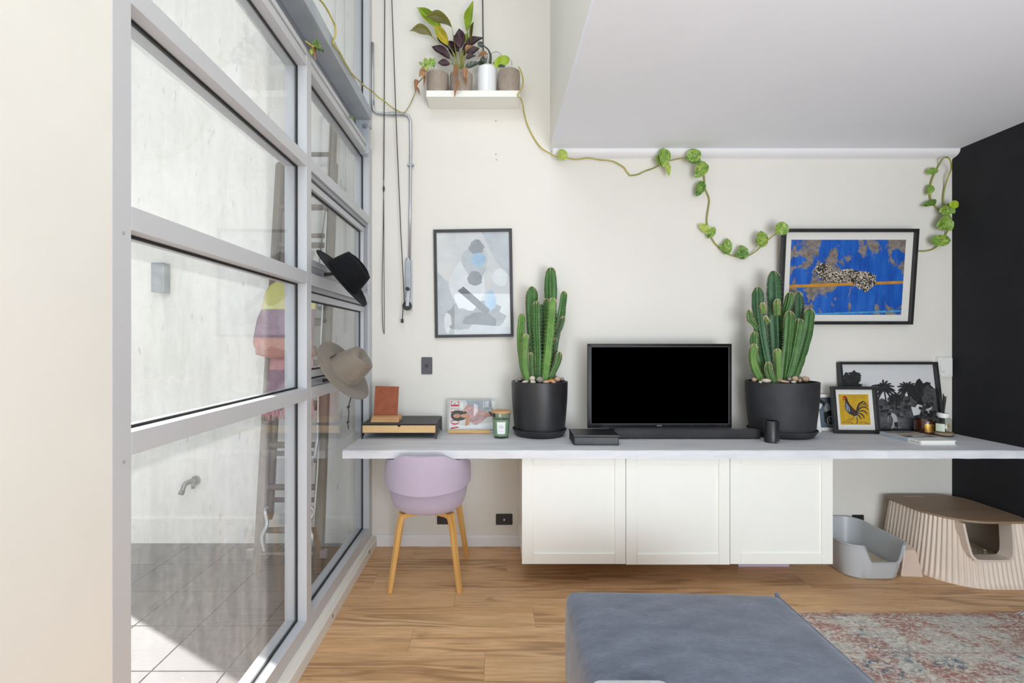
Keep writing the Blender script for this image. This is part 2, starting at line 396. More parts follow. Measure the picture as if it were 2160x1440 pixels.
_t = NT('tv_black'); _t.set(Base_Color=(0.0, 0.0, 0.0), Roughness=1.0); _t.b.inputs['Specular IOR Level'].default_value = 0.0; MATS['tv_black'] = _t.m

# ------------------------------------------------------------------ mesh building
class MB:
    def __init__(s): s.v = []; s.f = []; s.m = []
    def add(s, vs, fs, mi=0):
        o = len(s.v); s.v += [Vector(p) for p in vs]
        for f in fs: s.f.append(tuple(i + o for i in f)); s.m.append(mi)
        return s
    def box(s, x0, x1, y0, y1, z0, z1, mi=0):
        v = [(x, y, z) for z in (z0, z1) for y in (y0, y1) for x in (x0, x1)]
        return s.add(v, [(0, 2, 3, 1), (4, 5, 7, 6), (0, 1, 5, 4), (2, 6, 7, 3), (0, 4, 6, 2), (1, 3, 7, 5)], mi)
    def bar(s, a, b, wx, wy, mi=0, up=(0, 1, 0)):
        """rectangular bar from a to b; wx across, wy along UP"""
        a, b = Vector(a), Vector(b); d = (b - a).normalized(); upv = Vector(up)
        sx = d.cross(upv); sx.normalize(); sy = sx.cross(d).normalized()
        vs = []
        for p in (a, b):
            for i, j in ((-1, -1), (1, -1), (1, 1), (-1, 1)): vs.append(p + sx * i * wx / 2 + sy * j * wy / 2)
        return s.add(vs, [(3, 2, 1, 0), (4, 5, 6, 7), (0, 1, 5, 4), (1, 2, 6, 5), (2, 3, 7, 6), (3, 0, 4, 7)], mi)
    def prism(s, outline, z0, z1, mi=0, map=None):
        """closed outline [(a,b)] extruded from z0 to z1 (map turns (a,b,c) into a point)"""
        g = map or (lambda a, b, c: (a, b, c)); n = len(outline)
        vs = [g(a, b, z0) for a, b in outline] + [g(a, b, z1) for a, b in outline]
        return s.add(vs, [tuple(range(n))[::-1], tuple(range(n, 2 * n))] + [(i, (i + 1) % n, (i + 1) % n + n, i + n) for i in range(n)], mi)
    def poly(s, pts, mi=0): return s.add(pts, [tuple(range(len(pts)))], mi)
    def loft(s, rings, cap0=True, cap1=True, mi=0, closed=True):
        n = len(rings[0]); o = len(s.v); fs = []
        for r in range(len(rings) - 1):
            for i in range(n if closed else n - 1):
                j = (i + 1) % n; fs.append((r * n + i, r * n + j, (r + 1) * n + j, (r + 1) * n + i))
        if cap0: fs.append(tuple(range(n))[::-1])
        if cap1: fs.append(tuple(range((len(rings) - 1) * n, len(rings) * n)))
        return s.add([p for r in rings for p in r], fs, mi)
    def lathe(s, prof, c=(0, 0, 0), n=32, sx=1.0, sy=1.0, mi=0, cap0=True, cap1=True):
        c = Vector(c)
        rings = [[c + Vector((r * sx * math.cos(2 * math.pi * i / n), r * sy * math.sin(2 * math.pi * i / n), z)) for i in range(n)] for r, z in prof]
        return s.loft(rings, cap0, cap1, mi)
    def tube(s, pts, r, n=8, mi=0, caps=True):
        pts = [Vector(p) for p in pts]; rings = []; prev = None
        for k, p in enumerate(pts):
            d = (pts[min(k + 1, len(pts) - 1)] - pts[max(k - 1, 0)]).normalized()
            if prev is None:
                a = d.cross(Vector((0, 0, 1)) if abs(d.z) < 0.9 else Vector((1, 0, 0))).normalized()
            else:
                a = (prev - d * prev.dot(d)).normalized()
            prev = a; b = d.cross(a); rr = r[k] if isinstance(r, (list, tuple)) else r
            rings.append([p + (a * math.cos(2 * math.pi * i / n) + b * math.sin(2 * math.pi * i / n)) * rr for i in range(n)])
        return s.loft(rings, caps, caps, mi)
    def ball(s, c, rx, ry, rz, n=12, m=8, mi=0, jit=0.0):
        prof = [(math.sin(math.pi * k / m), -math.cos(math.pi * k / m)) for k in range(m + 1)]
        prof[0] = (0.02, -1); prof[-1] = (0.02, 1)
        c = Vector(c); rings = []
        for r, z in prof:
            rings.append([c + Vector((rx * r * math.cos(2 * math.pi * i / n) * (1 + random.uniform(-jit, jit)), ry * r * math.sin(2 * math.pi * i / n) * (1 + random.uniform(-jit, jit)), rz * z)) for i in range(n)])
        return s.loft(rings, True, True, mi)
    def rect_frame(s, x0, x1, z0, z1, wd, y0, y1, mi=0):
        """picture-frame ring with mitred corners in the x-z plane"""
        o = [(x0, z0), (x1, z0), (x1, z1), (x0, z1)]; i = [(x0 + wd, z0 + wd), (x1 - wd, z0 + wd), (x1 - wd, z1 - wd), (x0 + wd, z1 - wd)]
        for k in range(4):
            l = (k + 1) % 4; q = [o[k], o[l], i[l], i[k]]
            s.prism(q, y0, y1, mi, map=lambda a, b, c: (a, c, b))
        return s
def curve(pts, per=6):
    """Catmull-Rom through the points"""
    pts = [Vector(p) for p in pts]; q = [pts[0] * 2 - pts[1]] + pts + [pts[-1] * 2 - pts[-2]]; out = []
    for k in range(1, len(q) - 2):
        a, b, c, d = q[k - 1:k + 3]
        for i in range(per):
            t = i / per
            out.append(0.5 * ((2 * b) + (c - a) * t + (2 * a - 5 * b + 4 * c - d) * t * t + (3 * b - a - 3 * c + d) * t ** 3))
    out.append(pts[-1]); return out
def rrect(x0, x1, y0, y1, r, n=8):
    if isinstance(r, (int, float)): r = (r,) * 4
    out = []
    for (cx, cy, a0, rr) in ((x1 - r[0], y1 - r[0], 0, r[0]), (x0 + r[1], y1 - r[1], 90, r[1]), (x0 + r[2], y0 + r[2], 180, r[2]), (x1 - r[3], y0 + r[3], 270, r[3])):
        for k in range(n + 1):
            a = R(a0 + 90 * k / n); out.append((cx + rr * math.cos(a), cy + rr * math.sin(a)))
    return out
def resample(outline, n):
    pts = [Vector((a, b, 0)) for a, b in outline]; L = [0]
    for k in range(len(pts)): L.append(L[-1] + (pts[(k + 1) % len(pts)] - pts[k]).length)
    out = []; k = 0
    for i in range(n):
        d = L[-1] * i / n
        while L[k + 1] < d: k += 1
        t = (d - L[k]) / max(1e-9, L[k + 1] - L[k]); p = pts[k].lerp(pts[(k + 1) % len(pts)], t); out.append((p.x, p.y))
    return out

ORG = {}
def origin(o):
    while o is not None:
        if o.name in ORG: return ORG[o.name]
        o = o.parent
    return Vector()
def part(name, mb, mats, parent=None, bevel=0.0, smooth=False, local=False, seg=2, sub=0):
    """links one mesh object; vertices are given in room coordinates (or in the thing's own with local=True)"""
    if isinstance(mats, str): mats = [mats]
    og = Vector() if local or parent is None else origin(parent)
    me = bpy.data.meshes.new(name); me.from_pydata([tuple(v - og) for v in mb.v], [], mb.f)
    for m in mats: me.materials.append(M(m))
    for p, i in zip(me.polygons, mb.m): p.material_index = min(i, len(mats) - 1); p.use_smooth = bool(smooth)
    me.update()
    o = bpy.data.objects.new(name, me); COL.objects.link(o)
    if parent is not None: o.parent = parent
    if bevel:
        b = o.modifiers.new('bevel', 'BEVEL'); b.width = bevel; b.segments = seg; b.limit_method = 'ANGLE'; b.angle_limit = R(40)
    if sub:
        b = o.modifiers.new('sub', 'SUBSURF'); b.levels = sub; b.render_levels = sub
    if smooth == 'auto':
        try: me.set_sharp_from_angle(angle=R(38))
        except Exception: pass
    return o
def tag(o, label, cat, group=None):
    o['label'] = label; o['category'] = cat
    if group: o['group'] = group
    return o
def thing(name, label, cat, loc=(0, 0, 0), rot=(0, 0, 0), group=None, scale=None):
    o = bpy.data.objects.new(name, None); COL.objects.link(o); o.empty_display_size = 0.05
    o.location = loc; o.rotation_euler = rot; ORG[o.name] = Vector(loc)
    return tag(o, label, cat, group)
def struct(name, mb=None, mats=None, **kw):
    if mb is None:
        o = bpy.data.objects.new(name, None); COL.objects.link(o); o.empty_display_size = 0.05
    else: o = part(name, mb, mats, **kw)
    o['kind'] = 'structure'; return o
def text_mesh(txt, size, bold=0.0):
    cu = bpy.data.curves.new('txt', 'FONT'); cu.body = txt; cu.size = size; cu.offset = bold; cu.resolution_u = 3
    cu.align_x = 'CENTER'; cu.align_y = 'CENTER'
    o = bpy.data.objects.new('txt', cu); COL.objects.link(o)
    dg = bpy.context.evaluated_depsgraph_get(); me = bpy.data.meshes.new_from_object(o.evaluated_get(dg))
    bpy.data.objects.remove(o); bpy.data.curves.remove(cu); return me
def lettering(mb, txt, size, at, mi=0, rot=0.0, ax=(1, 0, 0), az=(0, 0, 1), sx=1.0, bold=0.0):
    """flat letters put on a printed face; at = centre, ax/az = reading and upward directions"""
    me = text_mesh(txt, size, bold); ax, az, at = Vector(ax), Vector(az), Vector(at); c, s = math.cos(rot), math.sin(rot)
    vs = [at + ax * (v.co.x * sx * c - v.co.y * s) + az * (v.co.x * sx * s + v.co.y * c) for v in me.vertices]
    mb.add(vs, [tuple(p.vertices) for p in me.polygons], mi); bpy.data.meshes.remove(me)
def ell(cx, cz, rx, rz, n=20, rot=0.0):
    return [(cx + rx * math.cos(2 * math.pi * i / n) * math.cos(rot) - rz * math.sin(2 * math.pi * i / n) * math.sin(rot),
             cz + rx * math.cos(2 * math.pi * i / n) * math.sin(rot) + rz * math.sin(2 * math.pi * i / n) * math.cos(rot)) for i in range(n)]
# ================================================================== THE SETTING
B = 3.405          # back wall
XF = -0.868        # room face of the window frames
XG, XO = -0.916, -0.970   # glass, outer face of the frames
XR = 3.215         # black wall
ZC = 2.772         # ceiling
XB = 0.385         # edge of the upper floor
YR = -3.8          # rear end of the room that is built

struct('floor', MB().box(XF - 0.02, XR + 0.1, YR, B + 0.05, -0.06, -0.005), 'floor_joint')
fl = bpy.data.objects['floor']
def plank_mesh(L, W):
    mb = MB(); g = 0.0003; c = 0.0008
    mb.loft([[(g, g, -0.009), (L - g, g, -0.009), (L - g, W - g, -0.009), (g, W - g, -0.009)],
             [(g, g, -c), (L - g, g, -c), (L - g, W - g, -c), (g, W - g, -c)],
             [(g + c, g + c, 0), (L - g - c, g + c, 0), (L - g - c, W - g - c, 0), (g + c, W - g - c, 0)]])
    me = bpy.data.meshes.new('plank'); me.from_pydata([tuple(v) for v in mb.v], [], mb.f); me.materials.append(M('oak_plank')); return me
PW = 0.192; pm = {}
y = B - 0.012; row = 0
offs = [0.30, 0.92, 0.12, 0.62, 1.05, 0.44, 0.80, 0.2]
while y > 1.0:
    x = XF + 0.02 - 1.29 + offs[row % 8] ; y0 = y - PW
    while x < XR:
        a, b_ = max(x, XF + 0.02), min(x + 1.29, XR)
        if b_ - a > 0.05:
            k = round(b_ - a, 4)
            if k not in pm: pm[k] = plank_mesh(k, PW)
            o = bpy.data.objects.new('plank', pm[k]); COL.objects.link(o); o.parent = fl; o.location = (a, y0, 0)
        x += 1.29
    y = y0; row += 1
rb = MB().box(XF + 0.02, XR, YR, y, -0.004, 0.0)
part('rear_boards', rb, 'oak_plank', fl)

struct('wall_back', MB().box(-1.0, XR + 0.1, B, B + 0.04, -0.05, 5.0), 'wall_paint')
wbk = bpy.data.objects['wall_back']
for (u, v) in ((1046, 255), (1046, 325), (1047, 337)):
    p = P(u, v, y=B)
    part('nail_hole', MB().box(p.x - 0.003, p.x + 0.003, B - 0.0012, B, p.z - 0.003, p.z + 0.003), 'graphite_metal', wbk)
struct('wall_left', MB().box(-1.06, XF, YR, 1.0955, -0.05, 5.0), 'left_wall_paint')
struct('wall_right', MB().box(XR, XR + 0.1, YR, B + 0.04, -0.05, ZC + 0.02), 'black_wall_paint')
struct('ceiling', MB().box(XB, XR + 0.1, YR, B, ZC, ZC + 0.03), 'ceiling_paint')
struct('wall_upper', MB().box(XB, XB + 0.12, YR, B, ZC + 0.03, 5.0), 'wall_paint')
struct('ceiling_upper', MB().box(-1.06, XB + 0.12, YR, B + 0.04, 5.0, 5.06), 'ceiling_paint')
# skirting boards
struct('baseboard_back', MB().prism([(0, 0), (-0.014, 0), (-0.014, 0.062), (-0.010, 0.070), (-0.010, 0.082), (0, 0.082)], -0.835, XR - 0.012,
                                    map=lambda a, b, c: (c, B + a, b)), 'trim_paint')
struct('baseboard_right', MB().prism([(0, 0), (-0.012, 0), (-0.012, 0.07), (0, 0.07)], YR, B, map=lambda a, b, c: (XR + a, c, b)), 'black_wall_paint')
# white timber sill at the foot of the glazing
struct('trim_1', MB().prism([(-0.832, 0), (-0.832, 0.060), (-0.838, 0.067), (-0.861, 0.067), (-0.865, 0.082), (-1.0, 0.082), (-1.0, 0)], 1.10, B - 0.001,
                            map=lambda a, b, c: (a, c, b)), 'timber_white', bevel=0.002)
t1 = bpy.data.objects['trim_1']
for (u, v, s) in ((779, 1163, 0.011), (702, 1298, 0.006)):
    p = P(u, v, x=-0.832)
    part('knot', MB().box(-0.8335, -0.8315, p.y - s, p.y + s, p.z - 0.012, p.z + 0.009), 'grey_cord', t1)
# coved cornice
cv = [(0, 0)]; cw, ch = 0.062, 0.052
prof = [(B - cw, ZC), (B - cw, ZC - 0.006)] + [(B - cw + (cw - 0.004) * (1 - math.cos(a)), ZC - 0.006 - (ch - 0.010) * math.sin(a)) for a in [math.pi / 2 * k / 8 for k in range(1, 8)]] + [(B - 0.004, ZC - ch), (B - 0.004, ZC - ch - 0.002), (B, ZC - ch - 0.002), (B, ZC)]
struct('trim_2', MB().prism(prof, XB + 0.012, XR, map=lambda a, b, c: (c, a, b)), 'trim_paint', smooth='auto')
# steel beam over the glazing with its end cleat
struct('trim_3', MB().box(-0.940, -0.834, 1.05, 3.25, 2.925, 2.998), 'beam_steel', bevel=0.003)
t3 = bpy.data.objects['trim_3']
part('cleat', MB().box(-0.940, -0.848, 3.25, 3.262, 2.70, 2.93), 'beam_steel', t3, bevel=0.002)
p = P(770, 266, y=3.25)
part('bolt', MB().prism(ell(p.x, p.z, 0.012, 0.012, 6), 3.234, 3.25, map=lambda a, b, c: (a, c, b)).prism(ell(p.x, p.z, 0.018, 0.018, 16), 3.246, 3.25, map=lambda a, b, c: (a, c, b)), 'galvanised', t3)
part('cladding', MB().box(-0.955, -0.945, 1.05, B - 0.005, 2.77, 2.93), 'dark_aluminium', t3)

# ------------------------------------------------------------------ the window wall
MY = [(1.0957, 1.153), (2.2245, 2.282), (3.323, B - 0.001)]
TZ = [(1.166, 1.221), (1.703, 1.760), (2.243, 2.299)]
ZB, ZH = 0.152, 2.706
def mullion(par, y0, y1, z0, z1):
    # two halves with the glazing rebate between them
    part('mullion', MB().box(XG + 0.006, XF, y0, y1, z0, z1).box(XO, XG - 0.006, y0, y1, z0, z1).box(XG - 0.0061, XG + 0.0061, y0 + 0.008, y1 - 0.008, z0, z1), 'frame_aluminium', par, bevel=0.0015)
def hbar(par, name, y0, y1, z0, z1):
    part(name, MB().box(XG + 0.006, XF + (0.0 if name != 'header' else 0.0), y0, y1, z0, z1).box(XO, XG - 0.006, y0, y1, z0, z1).box(XG - 0.0061, XG + 0.0061, y0, y1, z0 + 0.008, z1 - 0.008), 'frame_aluminium', par, bevel=0.0015)
def gasket_ring(mb, x, y0, y1, z0, z1, w_=0.007, t=0.010):
    mb.box(x - t / 2, x + t / 2, y0, y1, z0, z0 + w_).box(x - t / 2, x + t / 2, y0, y1, z1 - w_, z1)
    mb.box(x - t / 2, x + t / 2, y0, y0 + w_, z0 + w_, z1 - w_).box(x - t / 2, x + t / 2, y1 - w_, y1, z0 + w_, z1 - w_)
    return mb
def pane(par, y0, y1, z0, z1, glass, x=XG):
    part('gasket', gasket_ring(MB(), x, y0, y1, z0, z1), 'rubber', par)
    part('glass_pane', MB().box(x - 0.003, x + 0.003, y0 + 0.001, y1 - 0.001, z0 + 0.001, z1 - 0.001), glass, par)
def sash(par, y0, y1, z0, z1):
    """opening sash set into the frame: outer track, sash frame, gasket and pane"""
    a = 0.024; b = 0.034
    tr = MB()
    for (q, w1, xa, xb) in ((0.0, a, XO + 0.01, XF - 0.012),):
        tr.box(xa, xb, y0, y1, z0, z0 + a + 0.012).box(xa, xb, y0, y1, z1 - a, z1).box(xa, xb, y0, y0 + a, z0 + a, z1 - a).box(xa, xb, y1 - a, y1, z0 + a, z1 - a)
    t = part('sash_track', tr, 'dark_aluminium', par, bevel=0.002)
    part('shadow_gap_ring', gasket_ring(MB(), XG + 0.012, y0 + a, y1 - a, z0 + a + 0.012, z1 - a, 0.006, 0.016), 'rubber', t)  # black ring stands in for the shaded gap around the sash
    yy0, yy1, zz0, zz1 = y0 + a + 0.006, y1 - a - 0.006, z0 + a + 0.018, z1 - a - 0.006
    s = MB(); xa, xb = XG - 0.02, XG + 0.024
    s.box(xa, xb, yy0, yy1, zz0, zz0 + b).box(xa, xb, yy0, yy1, zz1 - b, zz1).box(xa, xb, yy0, yy0 + b, zz0 + b, zz1 - b).box(xa, xb, yy1 - b, yy1, zz0 + b, zz1 - b)
    sh = part('sash', s, 'frame_aluminium', par, bevel=0.002)
    pane(sh, yy0 + b, yy1 - b, zz0 + b, zz1 - b, 'clean_glass')
w1 = struct('window_1'); w2 = struct('window_2'); w3 = struct('window_3')
for wdw, (ya, yb) in ((w1, (MY[0][1], MY[1][0])), (w2, (MY[1][1], MY[2][0]))):
    hbar(wdw, 'bottom_rail', ya, yb, 0.083, ZB)
    for z0, z1 in TZ: hbar(wdw, 'transom', ya, yb, z0, z1)
    hb = MB().box(XO, XF, ya, yb, ZH, 2.735).box(XO, XF - 0.004, ya, yb, 2.738, 2.752).box(XO, XF + 0.002, ya, yb, 2.755, 2.780)
    part('header', hb, 'frame_aluminium', wdw, bevel=0.0015)
mullion(w1, *MY[0], 0.083, 2.78); mullion(w1, *MY[1], 0.083, 2.78); mullion(w2, *MY[2], 0.083, 2.78)
pt = MB()
for z in (1.690, 1.156, 0.62): pt.box(XF - 0.001, XF + 0.002, 1.125, 1.131, z - 0.003, z + 0.003)
part('rivet', pt, 'chrome', w1)
ya, yb = MY[0][1], MY[1][0]
for z0, z1 in ((ZB, TZ[0][0]), (TZ[0][1], TZ[1][0]), (TZ[1][1], TZ[2][0]), (TZ[2][1], ZH)):
    pane(w1, ya, yb, z0, z1, 'window_glass')
ya, yb = MY[1][1], MY[2][0]
pane(w2, ya, yb, ZB, TZ[0][0], 'clean_glass'); pane(w2, ya, yb, TZ[2][1], ZH, 'clean_glass')
sash(w2, ya, yb, TZ[0][1], TZ[1][0]); sash(w2, ya, yb, TZ[1][1], TZ[2][0])
# glazing of the void above the beam
for y0, y1 in MY: mullion(w3, y0, y1, 2.93, 5.0)
for (ya, yb) in ((MY[0][1], MY[1][0]), (MY[1][1], MY[2][0])):
    hbar(w3, 'bottom_rail', ya, yb, 2.93, 2.99); pane(w3, ya, yb, 2.99, 4.98, 'clean_glass')

# ------------------------------------------------------------------ courtyard
YW = 3.453
wo = struct('wall_outside', MB().box(-3.449, -1.0, YW, YW + 0.25, -0.05, 6.6), 'outside_render')
part('plinth', MB().box(-3.449, -1.0, YW - 0.012, YW, 0.0, 0.178), 'outside_render', wo, bevel=0.003)
fo = struct('floor_outside', MB().box(-6.0, -1.0, -3.0, 6.0, -0.06, -0.006), 'outside_floor_joint')
TX, TY = 0.3265, 0.336
def tile_mesh(W):
    g = 0.0028; c = 0.001; m = MB()
    m.loft([[(g, g, -0.012), (W - g, g, -0.012), (W - g, TY - g, -0.012), (g, TY - g, -0.012)], [(g, g, -c), (W - g, g, -c), (W - g, TY - g, -c), (g, TY - g, -c)],
            [(g + c, g + c, 0), (W - g - c, g + c, 0), (W - g - c, TY - g - c, 0), (g + c, TY - g - c, 0)]])
    me = bpy.data.meshes.new('tile'); me.from_pydata([tuple(v) for v in m.v], [], m.f); me.materials.append(M('outside_tile')); return me
tme, tcut = tile_mesh(TX), tile_mesh(-1.002 + 1.1745)
for i in range(-9, 1):
    for j in range(0, 8):
        o = bpy.data.objects.new('tile', tcut if i == 0 else tme); COL.objects.link(o); o.parent = fo; o.location = (-1.1745 + TX * i, 3.453 - TY * (j + 1), 0)
# grey square wall lamp
p0, p1 = P(334, 557, y=YW), P(360, 618, y=YW)
t = thing('wall_lamp', 'square galvanised outdoor lamp fixed to the stained courtyard wall', 'wall lamp', (p0.x, YW, p1.z))
part('housing', MB().box(p0.x, p1.x, YW - 0.075, YW - 0.008, p1.z, p0.z), 'galvanised', t, bevel=0.003)
part('mounting_plate', MB().box(p0.x + 0.012, p1.x - 0.012, YW - 0.009, YW, p1.z + 0.015, p0.z - 0.015), 'dark_aluminium', t)
part('lens', MB().box(p0.x + 0.012, p1.x - 0.012, YW - 0.066, YW - 0.016, p1.z - 0.003, p1.z + 0.002), 'clean_glass', t)
# tap
p = P(414, 1012, y=YW)
t = thing('garden_tap', 'short chrome tap on the courtyard wall above the grey tiles', 'tap', (p.x, YW, p.z))
part('flange', MB().prism(ell(p.x, p.z, 0.033, 0.033, 24), YW - 0.012, YW, map=lambda a, b, c: (a, c, b)), 'tap_metal', t, bevel=0.002)
part('spout', MB().tube(curve([(p.x, YW - 0.01, p.z), (p.x - 0.004, YW - 0.05, p.z + 0.006), (p.x - 0.02, YW - 0.095, p.z - 0.004), (p.x - 0.028, YW - 0.11, p.z - 0.05)], 4), [0.017] * 8 + [0.015] * 5, 12), 'tap_metal', t, smooth=True)
part('nozzle', MB().tube([(p.x - 0.03, YW - 0.108, p.z - 0.045), (p.x - 0.036, YW - 0.115, p.z - 0.068)], 0.019, 10), 'tap_metal', t, smooth=True)
part('handle', MB().tube([(p.x + 0.01, YW - 0.05, p.z - 0.0), (p.x + 0.012, YW - 0.055, p.z - 0.045)], 0.012, 8), 'tap_metal', t, smooth=True)
# ladder leaning on the courtyard wall
def lean(z, off=0.0): return 3.015 + 0.345 * z / 3.05 + off
t = thing('extension_ladder', 'weathered grey timber extension ladder leaning on the courtyard wall', 'ladder', (-1.29, lean(0), 0))
XL0, XL1 = -1.478, -1.105
for x, top in ((XL0, 2.66), (XL1, 2.66)):
    part('stile', MB().tube([(x, lean(z), z) for z in (0.0, 0.06, 0.5, 1.2, 2.0, top - 0.02, top)], [0.030, 0.034, 0.033, 0.031, 0.029, 0.028, 0.018], 8), 'ladder_wood', t, smooth='auto')
for x in (XL0 + 0.03, XL1 - 0.03):
    part('fly_stile', MB().tube([(x, lean(z, 0.045), z) for z in (0.30, 0.33, 1.2, 2.2, 3.02, 3.045)], [0.02, 0.029, 0.029, 0.028, 0.027, 0.016], 8), 'ladder_wood', t, smooth='auto')
for k in range(9):
    z = 0.25 + 0.262 * k
    part('rung', MB().tube([(XL0, lean(z), z), (-1.29, lean(z), z), (XL1, lean(z), z)], [0.018, 0.021, 0.018], 8), 'ladder_wood', t, smooth=True)
for k in range(9):
    z = 0.42 + 0.29 * k
    part('fly_rung', MB().tube([(XL0 + 0.03, lean(z, 0.045), z), (XL1 - 0.03, lean(z, 0.045), z)], 0.016, 8), 'ladder_wood', t, smooth=True)
for s, x in ((-1, XL0), (1, XL1)):
    g = MB().tube(curve([(x - s * 0.045, lean(0.16) - 0.035, 0.14), (x - s * 0.03, lean(0.25) - 0.045, 0.22), (x - s * 0.055, lean(0.34) - 0.04, 0.30), (x - s * 0.035, lean(0.42) - 0.03, 0.37), (x - s * 0.05, lean(0.4) - 0.03, 0.40)], 5), 0.012, 8)
    g.box(x + (-0.06 if s < 0 else 0.02), x + (-0.02 if s < 0 else 0.06), lean(0.12) - 0.045, lean(0.12) - 0.02, 0.10, 0.15)
    part('rung_hook', g, 'chrome', t, smooth='auto')
part('guide_bar', MB().box(XL0 + 0.02, XL1 - 0.02, lean(0.13) - 0.04, lean(0.13) - 0.03, 0.118, 0.13), 'galvanised', t)
rope = curve([(XL1 - 0.02, lean(2.3) - 0.05, 2.3), (XL1 - 0.015, lean(1.6) - 0.055, 1.7), (XL1 - 0.022, lean(1.0) - 0.05, 1.1), (XL1 - 0.01, lean(0.7) - 0.05, 0.72), (XL1 - 0.02, lean(0.3) - 0.05, 0.34)], 5)
part('rope', MB().tube(rope, 0.005, 6), 'white_plastic', t, smooth=True)
part('rope_loop', MB().tube(curve([(XL1 - 0.03, lean(2.4) - 0.05, 2.35), (XL1 - 0.05, lean(1.9) - 0.055, 1.95), (XL1 - 0.035, lean(1.7) - 0.06, 1.70), (XL1 - 0.015, lean(1.9) - 0.06, 1.9), (XL1 - 0.01, lean(2.3) - 0.055, 2.3)], 5), 0.004, 6), 'grey_cord', t, smooth=True)
part('cleat_hook', MB().tube(curve([(XL1 - 0.02, lean(0.8) - 0.045, 0.92), (XL1 - 0.01, lean(0.8) - 0.07, 0.84), (XL1 - 0.02, lean(0.7) - 0.07, 0.74), (XL1 - 0.03, lean(0.7) - 0.05, 0.68)], 4), 0.011, 8), 'chrome', t, smooth=True)

# striped beach towel folded over a rung
def cloth(z_list, x0s, x1s, yoff, bands, nx=14, name='towel_layer', par=None, thick=0.006, wob=0.010):
    rows = []
    for k, z in enumerate(z_list):
        r = []
        for i in range(nx + 1):
            u = i / nx; x = x0s[k] + (x1s[k] - x0s[k]) * u
            r.append(Vector((x, lean(z) + yoff[k] + wob * math.sin(u * 9 + k * 0.25) , z)))
        rows.append(r)
    mb = MB(); n = nx + 1
    vs = [p for r in rows for p in r]; o = len(vs)
    vs += [p + Vector((0, thick, 0)) for r in rows for p in r]
    mb.v = vs
    for k in range(len(rows) - 1):
        for i in range(nx):
            q = (k * n + i, k * n + i + 1, (k + 1) * n + i + 1, (k + 1) * n + i)
            mb.f.append(q); mb.m.append(bands[k]); mb.f.append(tuple(a + o for a in q[::-1])); mb.m.append(bands[k])
        for i in (0, nx):
            a, b_ = k * n + i, (k + 1) * n + i; mb.f.append((a, b_, b_ + o, a + o) if i else (b_, a, a + o, b_ + o)); mb.m.append(bands[k])
    return part(name, mb, ['towel_yellow', 'towel_mauve', 'towel_coral', 'towel_pink'], par, smooth=True)
t = thing('beach_towel', 'striped yellow, mauve and coral towel draped over the ladder rungs', 'towel', (-1.3, lean(1.8), 1.85))
def lerp_list(a, b, n): return [a + (b - a) * i / (n - 1) for i in range(n)]
zs = lerp_list(1.835, 1.365, 16); 
xl = [-1.455, -1.485, -1.50, -1.51, -1.515, -1.52, -1.525, -1.535, -1.545, -1.548, -1.55, -1.55, -1.548, -1.545, -1.535, -1.515]
yo = [-0.02, -0.045, -0.055, -0.058, -0.06, -0.06, -0.062, -0.065, -0.068, -0.07, -0.075, -0.08, -0.09, -0.095, -0.09, -0.07]
cloth(zs, xl, [-1.165] * 16, yo, [0] * 6 + [1] * 6 + [2] * 3, par=t, name='folded_layer')
fl2 = MB().tube(curve([(-1.53, lean(1.40) - 0.05, 1.385), (-1.42, lean(1.40) - 0.055, 1.36), (-1.30, lean(1.4) - 0.05, 1.365), (-1.165, lean(1.4) - 0.05, 1.375)], 5), 0.036, 10)
part('rolled_fold', fl2, 'towel_coral', t, smooth=True)
zs = lerp_list(1.39, 1.02, 12)
cloth(zs, lerp_list(-1.45, -1.478, 12), lerp_list(-1.18, -1.16, 12), [-0.045] * 12, [3] * 4 + [1] * 5 + [2] * 2, par=t, name='hanging_layer')
fr = MB()
for k in range(26):
    x = -1.47 + 0.31 * k / 25
    fr.tube([(x, lean(1.02) - 0.043, 1.025), (x + random.uniform(-.006, .006), lean(0.98) - 0.048, 0.98), (x + random.uniform(-.01, .01), lean(0.94) - 0.045, 0.945 + random.uniform(-.01, .01))], [0.004, 0.006, 0.003], 5)
o = part('fringe', fr, 'towel_pink', t); o['kind'] = 'stuff'
# ================================================================== BUILT-IN FURNITURE
CT = 0.820; CY = 2.736; CX1 = 3.07
random.seed(3)
# counter: skimmed slab with slightly uneven arrises
mb = MB(); n = 60; rings = []
for k in range(n + 1):
    x = -0.866 + (CX1 + 0.866) * k / n
    j = 0.0025 * math.sin(k * 1.7) + 0.0015 * math.sin(k * 4.1); dz = 0.0012 * math.sin(k * 2.3)
    rings.append([(x, CY + j, 0.7745 + dz), (x, B - 0.001, 0.7745), (x, B - 0.001, CT), (x, CY + 0.006 + j, CT), (x, CY + j, CT - 0.006 + dz * 0.5)])
mb.loft(rings)
ctr = part('worktop', mb, 'counter')
tag(ctr, 'long pale grey concrete worktop running along the white wall', 'worktop')
